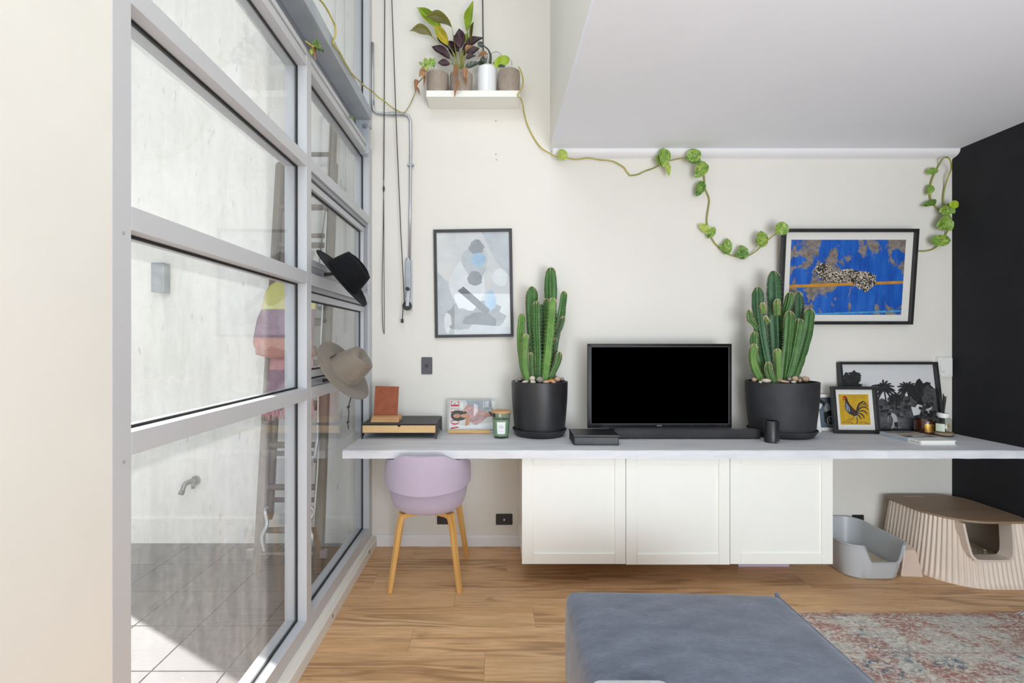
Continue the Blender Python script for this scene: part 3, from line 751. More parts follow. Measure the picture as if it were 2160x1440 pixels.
# three hung cabinets
doors = [(0.153, 0.749, 0.1575), (0.752, 1.348, 0.154), (1.351, 1.941, 0.157)]
where = ['beside the lilac chair', 'in the middle under the television', 'beside the grey litter tray']
FY = 2.781
for (x0, x1, z0), wh in zip(doors, where):
    t = thing('wall_cabinet', 'white shaker cabinet hung under the worktop, ' + wh, 'cabinet', ((x0 + x1) / 2, B, z0), group='white shaker cabinets under the worktop')
    part('carcass', MB().box(x0 + 0.002, x1 - 0.002, FY + 0.021, B - 0.001, z0 + 0.004, 0.7735), 'white_lacquer', t, bevel=0.001)
    st = 0.062; d = MB()
    d.box(x0, x0 + st, FY, FY + 0.019, z0, 0.7725).box(x1 - st, x1, FY, FY + 0.019, z0, 0.7725)
    d.box(x0 + st + .0006, x1 - st - .0006, FY + .0004, FY + 0.019, z0, z0 + 0.060).box(x0 + st + .0006, x1 - st - .0006, FY + .0004, FY + 0.019, 0.730, 0.7725)
    dr = part('door', d, 'white_lacquer', t, bevel=0.0012)
    part('door_panel', MB().box(x0 + st - 0.004, x1 - st + 0.004, FY + 0.009, FY + 0.016, z0 + 0.056, 0.734), 'white_lacquer', dr)
    if x0 < 0.2:
        s = MB()
        for zz in (0.715, 0.705): s.box(0.1542, 0.1552, 3.12, 3.125, zz - 0.002, zz + 0.002)
        part('screw_hole', s, 'grey_cord', t)
# flat lilac box on the floor under the right-hand cabinet
x0, x1 = P(1555, 1192, y=3.1).x, P(1662, 1192, y=3.1).x
t = thing('flat_box', 'flat lilac card box on the floor beneath the right-hand cabinet', 'box', ((x0 + x1) / 2, 3.1, 0))
part('box_base', MB().box(x0, x1, 3.085, 3.36, 0.0, 0.040), 'lilac_card', t, bevel=0.002)
part('box_lid', MB().box(x0 - 0.003, x1 + 0.003, 3.082, 3.363, 0.022, 0.045), 'lilac_card', t, bevel=0.002)

# ================================================================== WALL FITTINGS
def plate(name, label, u0, v0, u1, v1, mat_, extra, cat='socket'):
    a, b = P(u0, v0, y=B), P(u1, v1, y=B)
    t = thing(name, label, cat, ((a.x + b.x) / 2, B, (a.z + b.z) / 2))
    part('faceplate', MB().prism(rrect(a.x, b.x, b.z, a.z, 0.006, 4), B - 0.007, B, map=lambda p, q, r: (p, r, q)), mat_, t, bevel=0.0012)
    extra(t, (a.x + b.x) / 2, (a.z + b.z) / 2); return t
def rocker(t, x, z): part('button', MB().prism(ell(x, z, 0.011, 0.011, 20), B - 0.013, B - 0.006, map=lambda p, q, r: (p, r, q)), 'black_plastic', t, bevel=0.001, smooth='auto')
def aerial(t, x, z):
    part('connector', MB().prism(ell(x, z, 0.007, 0.007, 14), B - 0.016, B - 0.006, map=lambda p, q, r: (p, r, q)), 'chrome', t)
def pins(t, x, z):
    for s in (-1, 1): part('switch', MB().prism(ell(x + s * 0.026, z + 0.012, 0.006, 0.009, 10), B - 0.012, B - 0.006, map=lambda p, q, r: (p, r, q)), 'graphite_metal', t)
plate('light_switch', 'dark grey one-button switch plate on the wall above the desk riser', 889, 753, 912, 789, 'switch_grey', rocker, 'switch')
plate('aerial_socket', 'black wall socket with a silver connector, left of the cabinets', 1046, 1083, 1081, 1106, 'black_plastic', aerial)
plate('power_socket', 'black double socket low on the wall behind the lilac chair', 922, 1082, 957, 1105, 'black_plastic', pins)
plate('power_socket', 'black socket on the wall behind the grey litter tray', 1797, 1085, 1821, 1106, 'black_plastic', pins)
a, b = P(1981, 753, y=3.375), P(2008, 796, y=3.375)
t = thing('wall_isolator', 'white square switch box in the corner by the black wall', 'switch', ((a.x + b.x) / 2, B, b.z))
part('back_box', MB().box(a.x - 0.002, min(b.x, XR - 0.002), 3.375, B, b.z, a.z), 'white_plastic', t, bevel=0.004)
part('cover', MB().box(a.x + 0.004, min(b.x, XR - 0.004) - 0.002, 3.368, 3.376, b.z + 0.006, a.z - 0.006), 'white_plastic', t, bevel=0.002)
part('seam', MB().box(a.x + 0.012, a.x + 0.034, 3.3672, 3.3682, (a.z + b.z) / 2 - 0.031, (a.z + b.z) / 2 - 0.029), 'grey_cord', t)
part('rocker', MB().box((a.x + b.x) / 2, (a.x + b.x) / 2 + 0.03, 3.362, 3.369, b.z + 0.022, b.z + 0.048), 'white_plastic', t, bevel=0.003)

# winder: conduit pipe with elbows and a crank box
YP = B - 0.016
pA, pB_, pC, pD = P(786, 90, y=YP), P(786, 228, y=YP), P(800, 240, y=YP), P(852, 240, y=YP)
t = thing('window_winder', 'grey window winder with a bent conduit pipe and crank handle', 'winder', tuple(P(862, 655, y=B)))
pts = [pA, P(786, 150, y=YP), P(786, 218, y=YP), P(788, 233, y=YP), P(796, 239, y=YP), P(812, 240, y=YP), P(835, 240, y=YP), P(852, 240.5, y=YP), P(862, 245, y=YP), P(866, 256, y=YP), P(866.5, 300, y=YP), P(865.5, 400, y=YP), P(864, 548, y=YP)]
part('conduit', MB().tube(pts, 0.0095, 12), 'chrome', t, smooth=True)
def ring_at(u, v, ax, name='coupling'):
    c = P(u, v, y=YP); d = Vector((0.022, 0, 0)) if ax == 'x' else Vector((0, 0, 0.018))
    part(name, MB().tube([c - d, c + d], 0.0125, 14), 'galvanised', t, smooth='auto')
ring_at(826, 240, 'x'); ring_at(786, 217, 'z'); ring_at(849, 240, 'x')
c = P(866, 348, y=YP); part('saddle', MB().box(c.x - 0.022, c.x + 0.022, YP - 0.011, B, c.z - 0.007, c.z + 0.007), 'galvanised', t, bevel=0.002)
a, b = P(857, 549, y=B), P(871, 655, y=B)
part('backing_strip', MB().box(a.x, b.x, B - 0.014, B, b.z, a.z), 'frame_aluminium', t, bevel=0.002)
a, b = P(855, 549, y=B - 0.03), P(866, 600, y=B - 0.03)
part('gear_case', MB().prism([(a.x, b.z - 0.09), (b.x - 0.004, b.z - 0.09), (b.x + 0.003, b.z), (b.x, a.z), (a.x + 0.003, a.z)], B - 0.04, B - 0.012, map=lambda p, q, r: (p, r, q)), 'galvanised', t, bevel=0.003)
part('pipe_nut', MB().tube([P(861, 551, y=B - 0.022), P(861, 545, y=B - 0.022)], 0.016, 10), 'chrome', t, smooth='auto')
c1, c2 = P(861, 610, y=B - 0.05), P(859, 646, y=B - 0.05)
part('crank_arm', MB().bar(c1 + Vector((0, 0, 0.012)), c2, 0.024, 0.010), 'chrome', t, bevel=0.004)
part('crank_knob', MB().tube([c1 + Vector((0, 0.005, 0)), c1 + Vector((0, -0.035, 0))], 0.013, 14), 'black_plastic', t, smooth='auto')
c2 = P(859, 645, y=B - 0.035)
part('cord_drum', MB().tube([c2 + Vector((0, 0.012, 0)), c2 + Vector((0, -0.012, 0))], 0.032, 20), 'black_plastic', t, smooth='auto')

YC = B - 0.03
cd = part('blind_cord', MB().tube(curve([P(814, -560, y=YC), P(811.5, 0, y=YC), P(810.5, 200, y=YC), P(809.5, 380, y=YC)], 5), 0.0032, 6)
          .tube(curve([P(809.5, 380, y=YC), P(808.5, 480, y=YC), P(806, 600, y=YC), P(807, 680, y=YC), P(809.5, 700, y=YC), P(810.5, 690, y=YC), P(810, 560, y=YC), P(809.7, 420, y=YC)], 5), 0.0022, 6)
          .tube([P(809.5, 391, y=YC), P(809.5, 398, y=YC), P(809.5, 405, y=YC)], [0.003, 0.008, 0.003], 8), 'black_cord', smooth=True)
tag(cd, 'thin dark blind cord hanging in a loop beside the window', 'cord')
t = thing('pull_cord', 'slanting black cord running down to the winder drum', 'cord', tuple(P(848, 640, y=YC)))
YC2 = B - 0.05
part('cord', MB().tube([P(824, -560, y=YC2), P(826.5, 0, y=YC2), P(835, 240, y=YC2), P(845, 480, y=YC2), P(853, 636, y=YC2), P(850, 650, y=YC2), P(849, 672, y=YC2)], 0.0032, 6), 'black_cord', t, smooth=True)
e = P(848.5, 676, y=YC2); part('toggle', MB().box(e.x - 0.009, e.x + 0.009, YC2 - 0.008, YC2 + 0.008, e.z - 0.016, e.z + 0.012), 'black_plastic', t, bevel=0.003)
sc = part('hanging_cord', MB().tube([P(1017, -560, y=B - 0.012), P(1018, 0, y=B - 0.012), P(1019.5, 125, y=B - 0.012)], 0.0042, 6), 'black_cord', smooth=True)
tag(sc, 'straight black cord hanging down the wall behind the plant shelf', 'cord')

# floating shelf
SY = 3.235; a, b = P(899, 190.5, y=SY), P(1097, 204, y=SY)
SZ = a.z
t = thing('floating_shelf', 'white floating box shelf high on the wall under four plant pots', 'shelf', ((a.x + b.x) / 2, B, b.z))
part('shelf_board', MB().box(a.x, b.x, SY, B - 0.001, b.z, SZ), 'white_lacquer', t, bevel=0.002)

# ================================================================== PICTURES
def framed(name, label, loc, w, h, depth, border, mat_w, frame_mat, rot=(0, 0, 0), cat='picture frame', mat_extra=0.0, group=None):
    """origin at the bottom centre of the back; front looks along -y"""
    t = thing(name, label, cat, loc, rot, group)
    m = MB().rect_frame(-w / 2, w / 2, 0, h, border, -depth, 0.0)
    part('frame', m, frame_mat, t, local=True, bevel=0.001)
    part('backing', MB().box(-w / 2 + border * .7, w / 2 - border * .7, -0.006, -0.002, border * .7, h - border * .7), 'graphite_metal', t, local=True)
    if mat_w:
        part('mount', MB().box(-w / 2 + border * .8, w / 2 - border * .8, -0.009, -0.006, border * .8, h - border * .8), 'mat_board', t, local=True)
    part('glazing', MB().box(-w / 2 + border * .8, w / 2 - border * .8, -depth + 0.005, -depth + 0.0065, border * .8, h - border * .8), 'picture_glass', t, local=True)
    return t
class Print:
    """flat print made of inked shapes in 0..1 coordinates"""
    def __init__(s, x0, x1, z0, z1, y, mats):
        s.r = (x0, x1, z0, z1); s.y = y; s.mats = mats; s.mb = MB(); s.k = 0
        s.shape([(0, 0), (1, 0), (1, 1), (0, 1)], mats[0])
    def pt(s, a, b):
        x0, x1, z0, z1 = s.r; return (x0 + (x1 - x0) * min(1, max(0, a)), s.y - 0.00006 * s.k, z0 + (z1 - z0) * min(1, max(0, b)))
    def shape(s, pts, m): s.mb.poly([s.pt(a, b) for a, b in pts], s.mats.index(m)); s.k += 1; return s
    def ell(s, cx, cz, rx, rz, m, rot=0.0, n=20):
        a = (s.r[1] - s.r[0]) / (s.r[3] - s.r[2])
        return s.shape([(x, cz + (z - cz) * 1.0) for x, z in ell(cx, cz, rx, rz, n, rot)], m)
    def line(s, pts, w, m, taper=True):
        a = (s.r[3] - s.r[2]) / (s.r[1] - s.r[0]); pts = [(p.x, p.y) for p in curve([(x, z, 0) for x, z in pts], 4)]; L = []; Rr = []
        for k, (x, z) in enumerate(pts):
            xa, za = pts[max(k - 1, 0)]; xb, zb = pts[min(k + 1, len(pts) - 1)]; dx, dz = (xb - xa), (zb - za) * a; l = math.hypot(dx, dz) or 1e-6
            ww = w * (0.35 + 0.65 * math.sin(math.pi * (k + 0.5) / len(pts))) if taper else w
            L.append((x - dz / l * ww, z + dx / l * ww / a)); Rr.append((x + dz / l * ww, z - dx / l * ww / a))
        for k in range(len(pts) - 1):
            s.mb.poly([s.pt(*L[k]), s.pt(*L[k + 1]), s.pt(*Rr[k + 1]), s.pt(*Rr[k])], s.mats.index(m))
        s.k += 1; return s
    def blob(s, cx, cz, rx, rz, m, jit=0.25, n=22, seed=0):
        q = random.Random(seed); return s.shape([(x, z) for x, z in [(cx + rx * math.cos(2 * math.pi * i / n) * (1 + q.uniform(-jit, jit)), cz + rz * math.sin(2 * math.pi * i / n) * (1 + q.uniform(-jit, jit))) for i in range(n)]], m)
    def done(s, par, name='print'): return part(name, s.mb, s.mats, par, local=True)

# portrait picture left of the cactus: pale grey-blue abstract
bl, br = P(920, 712, y=B - 0.012), P(1085, 710, y=B - 0.012)
w_, h_ = 0.549, 0.757
t = framed('picture_frame', 'dark framed portrait print in pale grey and blue above the switch plate', ((bl.x + br.x) / 2 - 0.006, B - 0.003, bl.z + 0.003), w_, h_, 0.022, 0.020, 0, 'graphite_metal', (0, R(-0.9), 0))
pr = Print(-w_ / 2 + .018, w_ / 2 - .018, .018, h_ - .018, -0.009, ['abstract_grey', 'art_white', 'art_pale', 'art_grey', 'art_dark', 'art_blue'])
pr.shape([(0, .05), (0, .62), (.18, .5), (.3, .2), (.2, .05)], 'art_pale').shape([(.62, 1), (1, 1), (1, .55), (.8, .72)], 'art_pale')
pr.blob(.5, .18, .40, .17, 'art_grey', .12, 24, 2).blob(.58, .10, .24, .12, 'art_dark', .15, 20, 3).blob(.42, .48, .24, .24, 'art_white', .10, 24, 4).blob(.52, .72, .17, .16, 'art_pale', .14, 22, 5)
pr.blob(.55, .85, .10, .07, 'art_grey', .2, 18, 6).blob(.57, .73, .10, .07, 'art_blue', .1, 18, 7).blob(.52, .55, .11, .07, 'art_grey', .15, 18, 8).blob(.73, .33, .08, .10, 'art_blue', .15, 18, 9)
pr.shape([(.28, .43), (.36, .47), (.72, .24), (.66, .19)], 'art_dark').shape([(0, 0), (1, 0), (1, .07), (.5, .10), (0, .06)], 'art_pale').blob(.14, .12, .05, .10, 'art_white', .1, 16, 10).blob(.86, .55, .10, .09, 'art_white', .12, 16, 11).blob(.3, .08, .16, .03, 'art_grey', .15, 16, 12)
pr.done(t)

# landscape picture on the right: blue boards
tl, tr = P(1649, 483, y=3.325), P(1934, 482, y=3.325)
w_ = tr.x - tl.x; h_ = 0.655
t = framed('picture_frame', 'black framed blue painted print with an orange stripe, right of the cactus', ((tl.x + tr.x) / 2, B - 0.022, tl.z - h_ * math.cos(R(4.5))), w_, h_, 0.030, 0.022, 0.06, 'black_plastic', (R(4.5), 0, 0))
px0, px1, pz0, pz1 = -w_ / 2 + .068, w_ / 2 - .072, .067, h_ - .072
pr = Print(px0, px1, pz0, pz1, -0.0095, ['blue_boards', 'stripe_orange', 'stripe_sky', 'mottled', 'ink_black'])
pr.shape([(0, .36), (0, .40), (.45, .43), (1, .455), (1, .418), (.45, .39)], 'stripe_orange').shape([(0, .01), (.4, .03), (1, .065), (1, .04), (.4, .005), (0, 0)], 'stripe_sky')
pr.blob(.50, .52, .22, .085, 'mottled', .22, 30, 2).blob(.30, .60, .08, .10, 'mottled', .3, 20, 3).blob(.66, .45, .09, .12, 'mottled', .28, 20, 5)
pr.done(t)
# ================================================================== THINGS ON THE WORKTOP
# desk riser with a drawer
x0, x1, y0, y1, zt = -0.848, -0.373, 3.058, 3.375, 0.918
t = thing('desk_riser', 'black desk riser with a light wooden drawer, beside the window', 'desk riser', ((x0 + x1) / 2, (y0 + y1) / 2, CT))
part('top', MB().box(x0, x1, y0, y1, zt - 0.006, zt), 'graphite_metal', t, bevel=0.0015)
for x in (x0, x1 - 0.005):
    part('side_panel', MB().prism([(y0, zt - .006), (y1, zt - .006), (y1 - 0.02, CT), (y1 - 0.10, CT), (y0 + 0.06, CT + 0.028), (y0 + 0.004, CT)] if False else [(y0, zt - .006), (y0, CT), (y0 + 0.012, CT), (y0 + 0.075, CT + 0.036), (y1 - 0.075, CT + 0.036), (y1 - 0.012, CT), (y1, CT), (y1, zt - .006)], x, x + 0.005, map=lambda a, b, c: (c, a, b)), 'graphite_metal', t)
part('drawer_tray', MB().box(x0 + 0.006, x1 - 0.006, y0 + 0.012, y1 - 0.01, CT + 0.036, CT + 0.040), 'graphite_metal', t)
zc = zt - 0.012
df = [(x0 + 0.007, CT + 0.040), (x1 - 0.007, CT + 0.040), (x1 - 0.007, zc)]
cx = x0 + 0.237
df += [(cx + 0.010, zc)] + [(cx + 0.010 * math.cos(a), zc - 0.010 * math.sin(a)) for a in [math.pi * k / 8 for k in range(1, 8)]] + [(cx - 0.010, zc), (x0 + 0.007, zc)]
dw = part('drawer', MB().prism(df, y0 + 0.002, y0 + 0.014, map=lambda a, b, c: (a, c, b)), 'oak_light', t)
part('notch_shade_plate', MB().box(cx - 0.02, cx + 0.02, y0 + 0.016, y0 + 0.02, zc - 0.03, zc + 0.004), 'rubber', dw)  # black plate behind the finger notch stands in for its shaded inside
# wooden stand with a slot
bx0, bx1 = -0.800, -0.620
t = thing('wooden_stand', 'small slotted wooden stand on the black desk riser', 'stand', ((bx0 + bx1) / 2, 3.15, zt))
prof = [(3.10, zt), (3.215, zt), (3.215, zt + 0.034), (3.190, zt + 0.040), (3.185, zt + 0.016), (3.163, zt + 0.016), (3.158, zt + 0.038), (3.128, zt + 0.030), (3.103, zt + 0.013)]
part('block', MB().prism(prof, bx0, bx1, map=lambda a, b, c: (c, a, b)), 'beech', t, bevel=0.002)
# notebook leaning back in the stand
t = thing('notebook', 'upright tan leather notebook in the wooden stand', 'notebook', (-0.720, 3.174, zt + 0.0165), (R(-7), R(1.5), 0))
part('cover', MB().box(-0.075, 0.075, -0.0075, -0.004, 0, 0.208).box(-0.075, 0.075, 0.004, 0.0075, 0, 0.208).box(-0.078, -0.075, -0.0075, 0.0075, 0, 0.208), 'leather_brown', t, bevel=0.0012, local=True)
part('pages', MB().box(-0.073, 0.071, -0.0038, 0.0038, 0.003, 0.204), 'paper', t, local=True)

# magazines in a low wooden rail
def magazine(loc, rot, w, h, name, label, cover=True):
    t = thing(name, label, 'magazine', loc, rot)
    part('pages', MB().box(-w / 2 + .0015, w / 2 - .0015, -0.0032, 0.0032, 0.001, h - .001), 'paper', t, local=True)
    m = MB().box(-w / 2, w / 2, -0.004, -0.0033, 0, h).box(-w / 2, w / 2, 0.0033, 0.004, 0, h).box(-w / 2, w / 2, -0.004, 0.004, 0, 0.0006)
    part('cover', m, 'cover_grey', t, local=True); return t
mw, mh = 0.318, 0.215
p = P(996, 917, y=3.26)
magazine((p.x - 0.012, 3.305, CT), (R(-9), 0, 0), 0.318, 0.218, 'magazine', 'second magazine, mostly hidden behind the front cover')
t = magazine((p.x, 3.288, CT), (R(-9), 0, 0), mw, mh, 'magazine', 'magazine on its side with red title letters and a woman in pink on the cover')
pr = Print(-mw / 2, mw / 2, 0, mh, -0.00405, ['cover_grey', 'art_white', 'art_grey', 'hair_print', 'skin_print', 'dress_print', 'red_ink', 'white_ink', 'ink_black', 'art_dark'])
pr.shape([(0, 0), (1, 0), (1, .32), (.3, .2), (0, .3)], 'art_white').shape([(.36, 1), (.9, 1), (.95, .7), (.62, .62), (.4, .78)], 'art_grey')
# title reads upwards along the left edge; drawn as didone letters: box (x from bottom of letter to top, z along the word)
def tl_(b0, b1, pts): # letter box along the word b0..b1 ; pts (across 0..1, up 0..1)
    return [(0.21 - q * 0.175, b0 + (b1 - b0) * a) for a, q in pts]
def L_(b0, b1, polys):
    for q in polys: pr.shape(tl_(b0, b1, q), 'red_ink')
L_(.10, .225, [[(0, 1), (.34, 1), (.62, .1), (.5, 0), (.4, 0)], [(.5, 0), (.56, .06), (.97, 1), (.9, 1)]])
def ringl(b0, b1, gap=False):
    n = 24
    for i in range(n):
        a0, a1 = 2 * math.pi * i / n, 2 * math.pi * (i + 1) / n
        if gap and -0.1 < math.sin(a0) < 0.6 and math.cos(a0) > 0.55: continue
        pr.mb.poly([pr.pt(*q) for q in tl_(b0, b1, [(.5 + .5 * math.cos(a0), .5 + .52 * math.sin(a0)), (.5 + .5 * math.cos(a1), .5 + .52 * math.sin(a1)), (.5 + .26 * math.cos(a1), .5 + .47 * math.sin(a1)), (.5 + .26 * math.cos(a0), .5 + .47 * math.sin(a0))])], pr.mats.index('red_ink'))
    pr.k += 1
ringl(.235, .40); ringl(.41, .575, True)
L_(.41, .575, [[(.62, .42), (1.0, .42), (1.0, .36), (.62, .36)], [(.78, .4), (.95, .4), (.95, .02), (.78, .1)]])
L_(.60, .77, [[(.06, 1), (.32, 1), (.32, .2), (.5, .05), (.45, 0), (.2, .03), (.06, .2)], [(.82, 1), (.88, 1), (.88, .2), (.7, .02), (.45, 0), (.5, .05), (.7, .08), (.82, .22)], [(0, 1), (.42, 1), (.42, .95), (0, .95)], [(.72, 1), (.98, 1), (.98, .95), (.72, .95)]])
L_(.80, .98, [[(.08, 0), (.36, 0), (.36, 1), (.08, 1)], [(.36, 1), (.95, 1), (.95, .72), (.85, .92), (.36, .95)], [(.36, 0), (.95, 0), (.98, .3), (.85, .08), (.36, .05)], [(.36, .47), (.62, .47), (.68, .38), (.68, .64), (.62, .53), (.36, .53)]])
pr.blob(.18, .52, .145, .17, 'hair_print', .06, 24, 1).shape([(.16, .68), (.36, .66), (.42, .58), (.40, .46), (.30, .38), (.14, .38)], 'hair_print')
pr.ell(.165, .515, .075, .068, 'skin_print').shape([(.24, .55), (.42, .60), (.50, .42), (.44, .30), (.42, .22), (.34, .20), (.36, .44), (.25, .48)], 'skin_print')
pr.shape([(.38, .56), (.36, .72), (.42, .84), (.52, .82), (.68, .70), (.93, .60), (.95, .50), (.82, .48), (.66, .28), (.57, .22), (.52, .26), (.40, .38), (.46, .50)], 'dress_print')
pr.shape([(.31, .62), (.42, .84), (.38, .86), (.29, .68)], 'skin_print').shape([(.74, .58), (.86, .62), (.90, .55), (.80, .53)], 'skin_print').shape([(.84, .66), (.99, .62), (.99, .46), (.88, .52)], 'hair_print')
pr.line([(.44, .40), (.52, .36), (.62, .42)], .008, 'art_dark').line([(.48, .58), (.6, .52), (.72, .54)], .006, 'art_dark').line([(.13, .56), (.145, .56)], .007, 'hair_print').line([(.13, .47), (.145, .47)], .007, 'hair_print').line([(.205, .515), (.207, .53), (.205, .54)], .006, 'red_ink')
ax, az = (0, 0, 1), (-1, 0, 0)
def wr(txt, size, a, b, m='white_ink', sx=1.0, bold=0.0): lettering(pr.mb, txt, size, pr.pt(a, b), pr.mats.index(m), 0, ax, az, sx, bold); pr.k += 1
wr('ZENDAYA', 0.0175, .548, .70, bold=0.0006); wr('THE ROLE OF', 0.0125, .575, .72, bold=0.0004, sx=.8); wr('HER LIFE', 0.0125, .60, .74, bold=0.0004)
for a_, b_ in ((.24, .85), (.262, .84), (.284, .84), (.73, .85), (.765, .87), (.79, .88), (.815, .88), (.835, .88), (.92, .86), (.945, .88)):
    pr.shape([(a_, b_ - .10), (a_ + .010, b_ - .10), (a_ + .010, b_ + .10), (a_, b_ + .10)], 'white_ink')
pr.shape([(.86, .02), (.97, .02), (.97, .12), (.86, .12)], 'white_ink')
for k in range(7): pr.shape([(.87 + .013 * k, .03), (.876 + .013 * k, .03), (.876 + .013 * k, .11), (.87 + .013 * k, .11)], 'ink_black')
pr.done(t, 'cover_print')
a, b = P(946, 914, y=3.235), P(1034, 914, y=3.235)
t = thing('magazine_rail', 'short light wooden rail holding the magazines upright', 'stand', ((a.x + b.x) / 2, 3.26, CT))
part('front_rail', MB().prism(rrect(3.225, 3.250, CT, CT + 0.027, 0.009, 4), a.x, b.x, map=lambda p, q, r: (r, p, q)), 'oak_light', t, smooth='auto')
part('base', MB().box(a.x + 0.004, b.x - 0.004, 3.250, 3.335, CT, CT + 0.0), 'oak_light', t) if False else None

# green candle
c = P(1057, 918, y=3.115); cx, cy = c.x, 3.115
t = thing('candle', 'green glass candle with a wooden lid and white label', 'candle', (cx, cy, CT))
part('jar', MB().lathe([(0.046, CT), (0.049, CT + 0.004), (0.060, CT + 0.160), (0.0585, CT + 0.160), (0.048, CT + 0.012), (0.0, CT + 0.010)], (cx, cy, 0), 40, cap1=False), 'green_glass', t, smooth='auto')
part('wax', MB().lathe([(0.0465, CT + 0.013), (0.0555, CT + 0.118), (0.0, CT + 0.116)], (cx, cy, 0), 40), 'wax_green', t, smooth='auto')
part('wick', MB().tube([(cx, cy, CT + 0.116), (cx + 0.001, cy, CT + 0.132)], 0.0012, 6), 'paper', t)
part('lid', MB().lathe([(0.061, CT + 0.160), (0.0645, CT + 0.162), (0.0645, CT + 0.173), (0.062, CT + 0.175), (0.0, CT + 0.175)], (cx, cy, 0), 40), 'lid_wood', t, smooth='auto')
def wrap(t, cx, cy, r0, r1, z0, z1, ang, mat_, n=10, name='label', mid=-90.0):
    m = MB(); vs = []
    for i in range(n + 1):
        a = R(mid) + ang * (i / n - 0.5); vs += [(cx + r0 * math.cos(a), cy + r0 * math.sin(a), z0), (cx + r1 * math.cos(a), cy + r1 * math.sin(a), z1)]
    m.add(vs, [(2 * i, 2 * i + 2, 2 * i + 3, 2 * i + 1) for i in range(n)]); return part(name, m, mat_, t, smooth=True)
lb = wrap(t, cx, cy, 0.0525, 0.0585, CT + 0.030, CT + 0.107, 0.98, 'label_white')
for zz, hw in ((0.085, .12), (0.078, .30), (0.072, .32), (0.066, .26), (0.048, .16)):
    rr = 0.0503 + (zz + 0.0) * 0.0763
    wrap(lb, cx, cy, rr, rr + 0.0003, CT + zz, CT + zz + 0.0022, hw * 2, 'grey_ink', 6, 'lettering')

# pots
def pot(t, cx, cy, rx, ry, z0, z1, mat_, taper=0.88, wall=0.016, n=56):
    pr_ = [(taper * 0.95, z0), (taper, z0 + 0.012)] + [(taper + (1 - taper) * math.sin(math.pi / 2 * k / 6), z0 + 0.012 + (z1 - z0 - 0.02) * k / 6) for k in range(1, 7)]
    pr_ += [(1.0, z1 - 0.004), (0.99, z1), (1 - wall / rx + 0.005, z1), (1 - wall / rx, z1 - 0.004), (1 - wall / rx - .01, z1 - 0.035)]
    o = part('pot', MB().lathe([(r, z) for r, z in pr_], (cx, cy, 0), n, rx, ry, cap1=False), mat_, t, smooth='auto')
    part('soil', MB().lathe([(1 - wall / rx - .004, z1 - 0.03), (0.5, z1 - 0.026), (0.0, z1 - 0.022)], (cx, cy, 0), 32, rx, ry, cap0=False), 'soil', t, smooth=True)
    return o
def saucer(name, label, cx, cy, rx, ry, mat_):
    t = thing(name, label, 'saucer', (cx, cy, CT))
    k = 1.0
    part('dish', MB().lathe([(0.83, CT), (0.87, CT + 0.003), (0.985, CT + 0.036), (1.0, CT + 0.044), (0.985, CT + 0.047), (0.955, CT + 0.044), (0.86, CT + 0.012), (0.0, CT + 0.011)], (cx, cy, 0), 56, rx, ry), mat_, t, smooth='auto')
def cactus_column(par, pts, r, ribs=5, mat_='cactus_green', phase=0.0, spines=True, seed=0):
    q = random.Random(seed); path = curve(pts, 7); n = len(path); mb = MB(); per = 6; N = ribs * per
    L = [0]
    for k in range(1, n): L.append(L[-1] + (path[k] - path[k - 1]).length)
    tot = L[-1]; rings = []; edges = []
    # denser path near the tip for the dome
    prev = None
    for k, p in enumerate(path):
        d = (path[min(k + 1, n - 1)] - path[max(k - 1, 0)]).normalized()
        a = (Vector((1, 0, 0)) - d * d.x).normalized() if prev is None else (prev - d * prev.dot(d)).normalized()
        prev = a; b_ = d.cross(a)
        s = (tot - L[k]) / (r * 1.9)
        dome = math.sqrt(max(0.0, 1 - (1 - min(1, s)) ** 2)) if s < 1 else 1.0
        base = 0.80 + 0.20 * min(1, L[k] / (0.35 * tot))
        rr = max(0.0015, r * dome * base * (1 + 0.04 * math.sin(L[k] * 31 + seed)))
        ring = []
        for i in range(N):
            ph = (i % per) / per; dd = min(ph, 1 - ph) * 2
            ser = 1.0 + (0.05 * math.sin(L[k] * 330 + seed) if dd < 0.1 else 0)
            rad = rr * (1.0 - 0.46 * dd ** 0.75) * ser; th = 2 * math.pi * i / N + phase
            v = p + (a * math.cos(th) + b_ * math.sin(th)) * rad; ring.append(v)
            if i % per == 0: edges.append((v, (a * math.cos(th) + b_ * math.sin(th)), d, dome))
        rings.append(ring)
    mb.loft(rings)
    o = part('cactus_column', mb, mat_, par, smooth=True)
    if spines:
        sp = MB()
        for v, out, d, dome in edges:
            for s in (-1, 1):
                tip = v + out * 0.006 + d.cross(out) * s * 0.004 + d * q.uniform(-.002, .002)
                w_ = 0.0011; sp.add([v - d * w_ - out * .001, v + d * w_ - out * .001, v + out.cross(d) * w_ - out * .001, tip], [(0, 1, 3), (1, 2, 3), (2, 0, 3)])
        s_ = part('spines', sp, 'spine', o); s_['kind'] = 'stuff'
    return o
def densify(pts, r):
    """adds points close to the tip so that it rounds off"""
    a, b = Vector(pts[-2]), Vector(pts[-1]); d = (b - a).normalized()
    return [Vector(p) for p in pts[:-1]] + [b - d * r * 1.3, b - d * r * 0.5, b - d * r * 0.16, b]

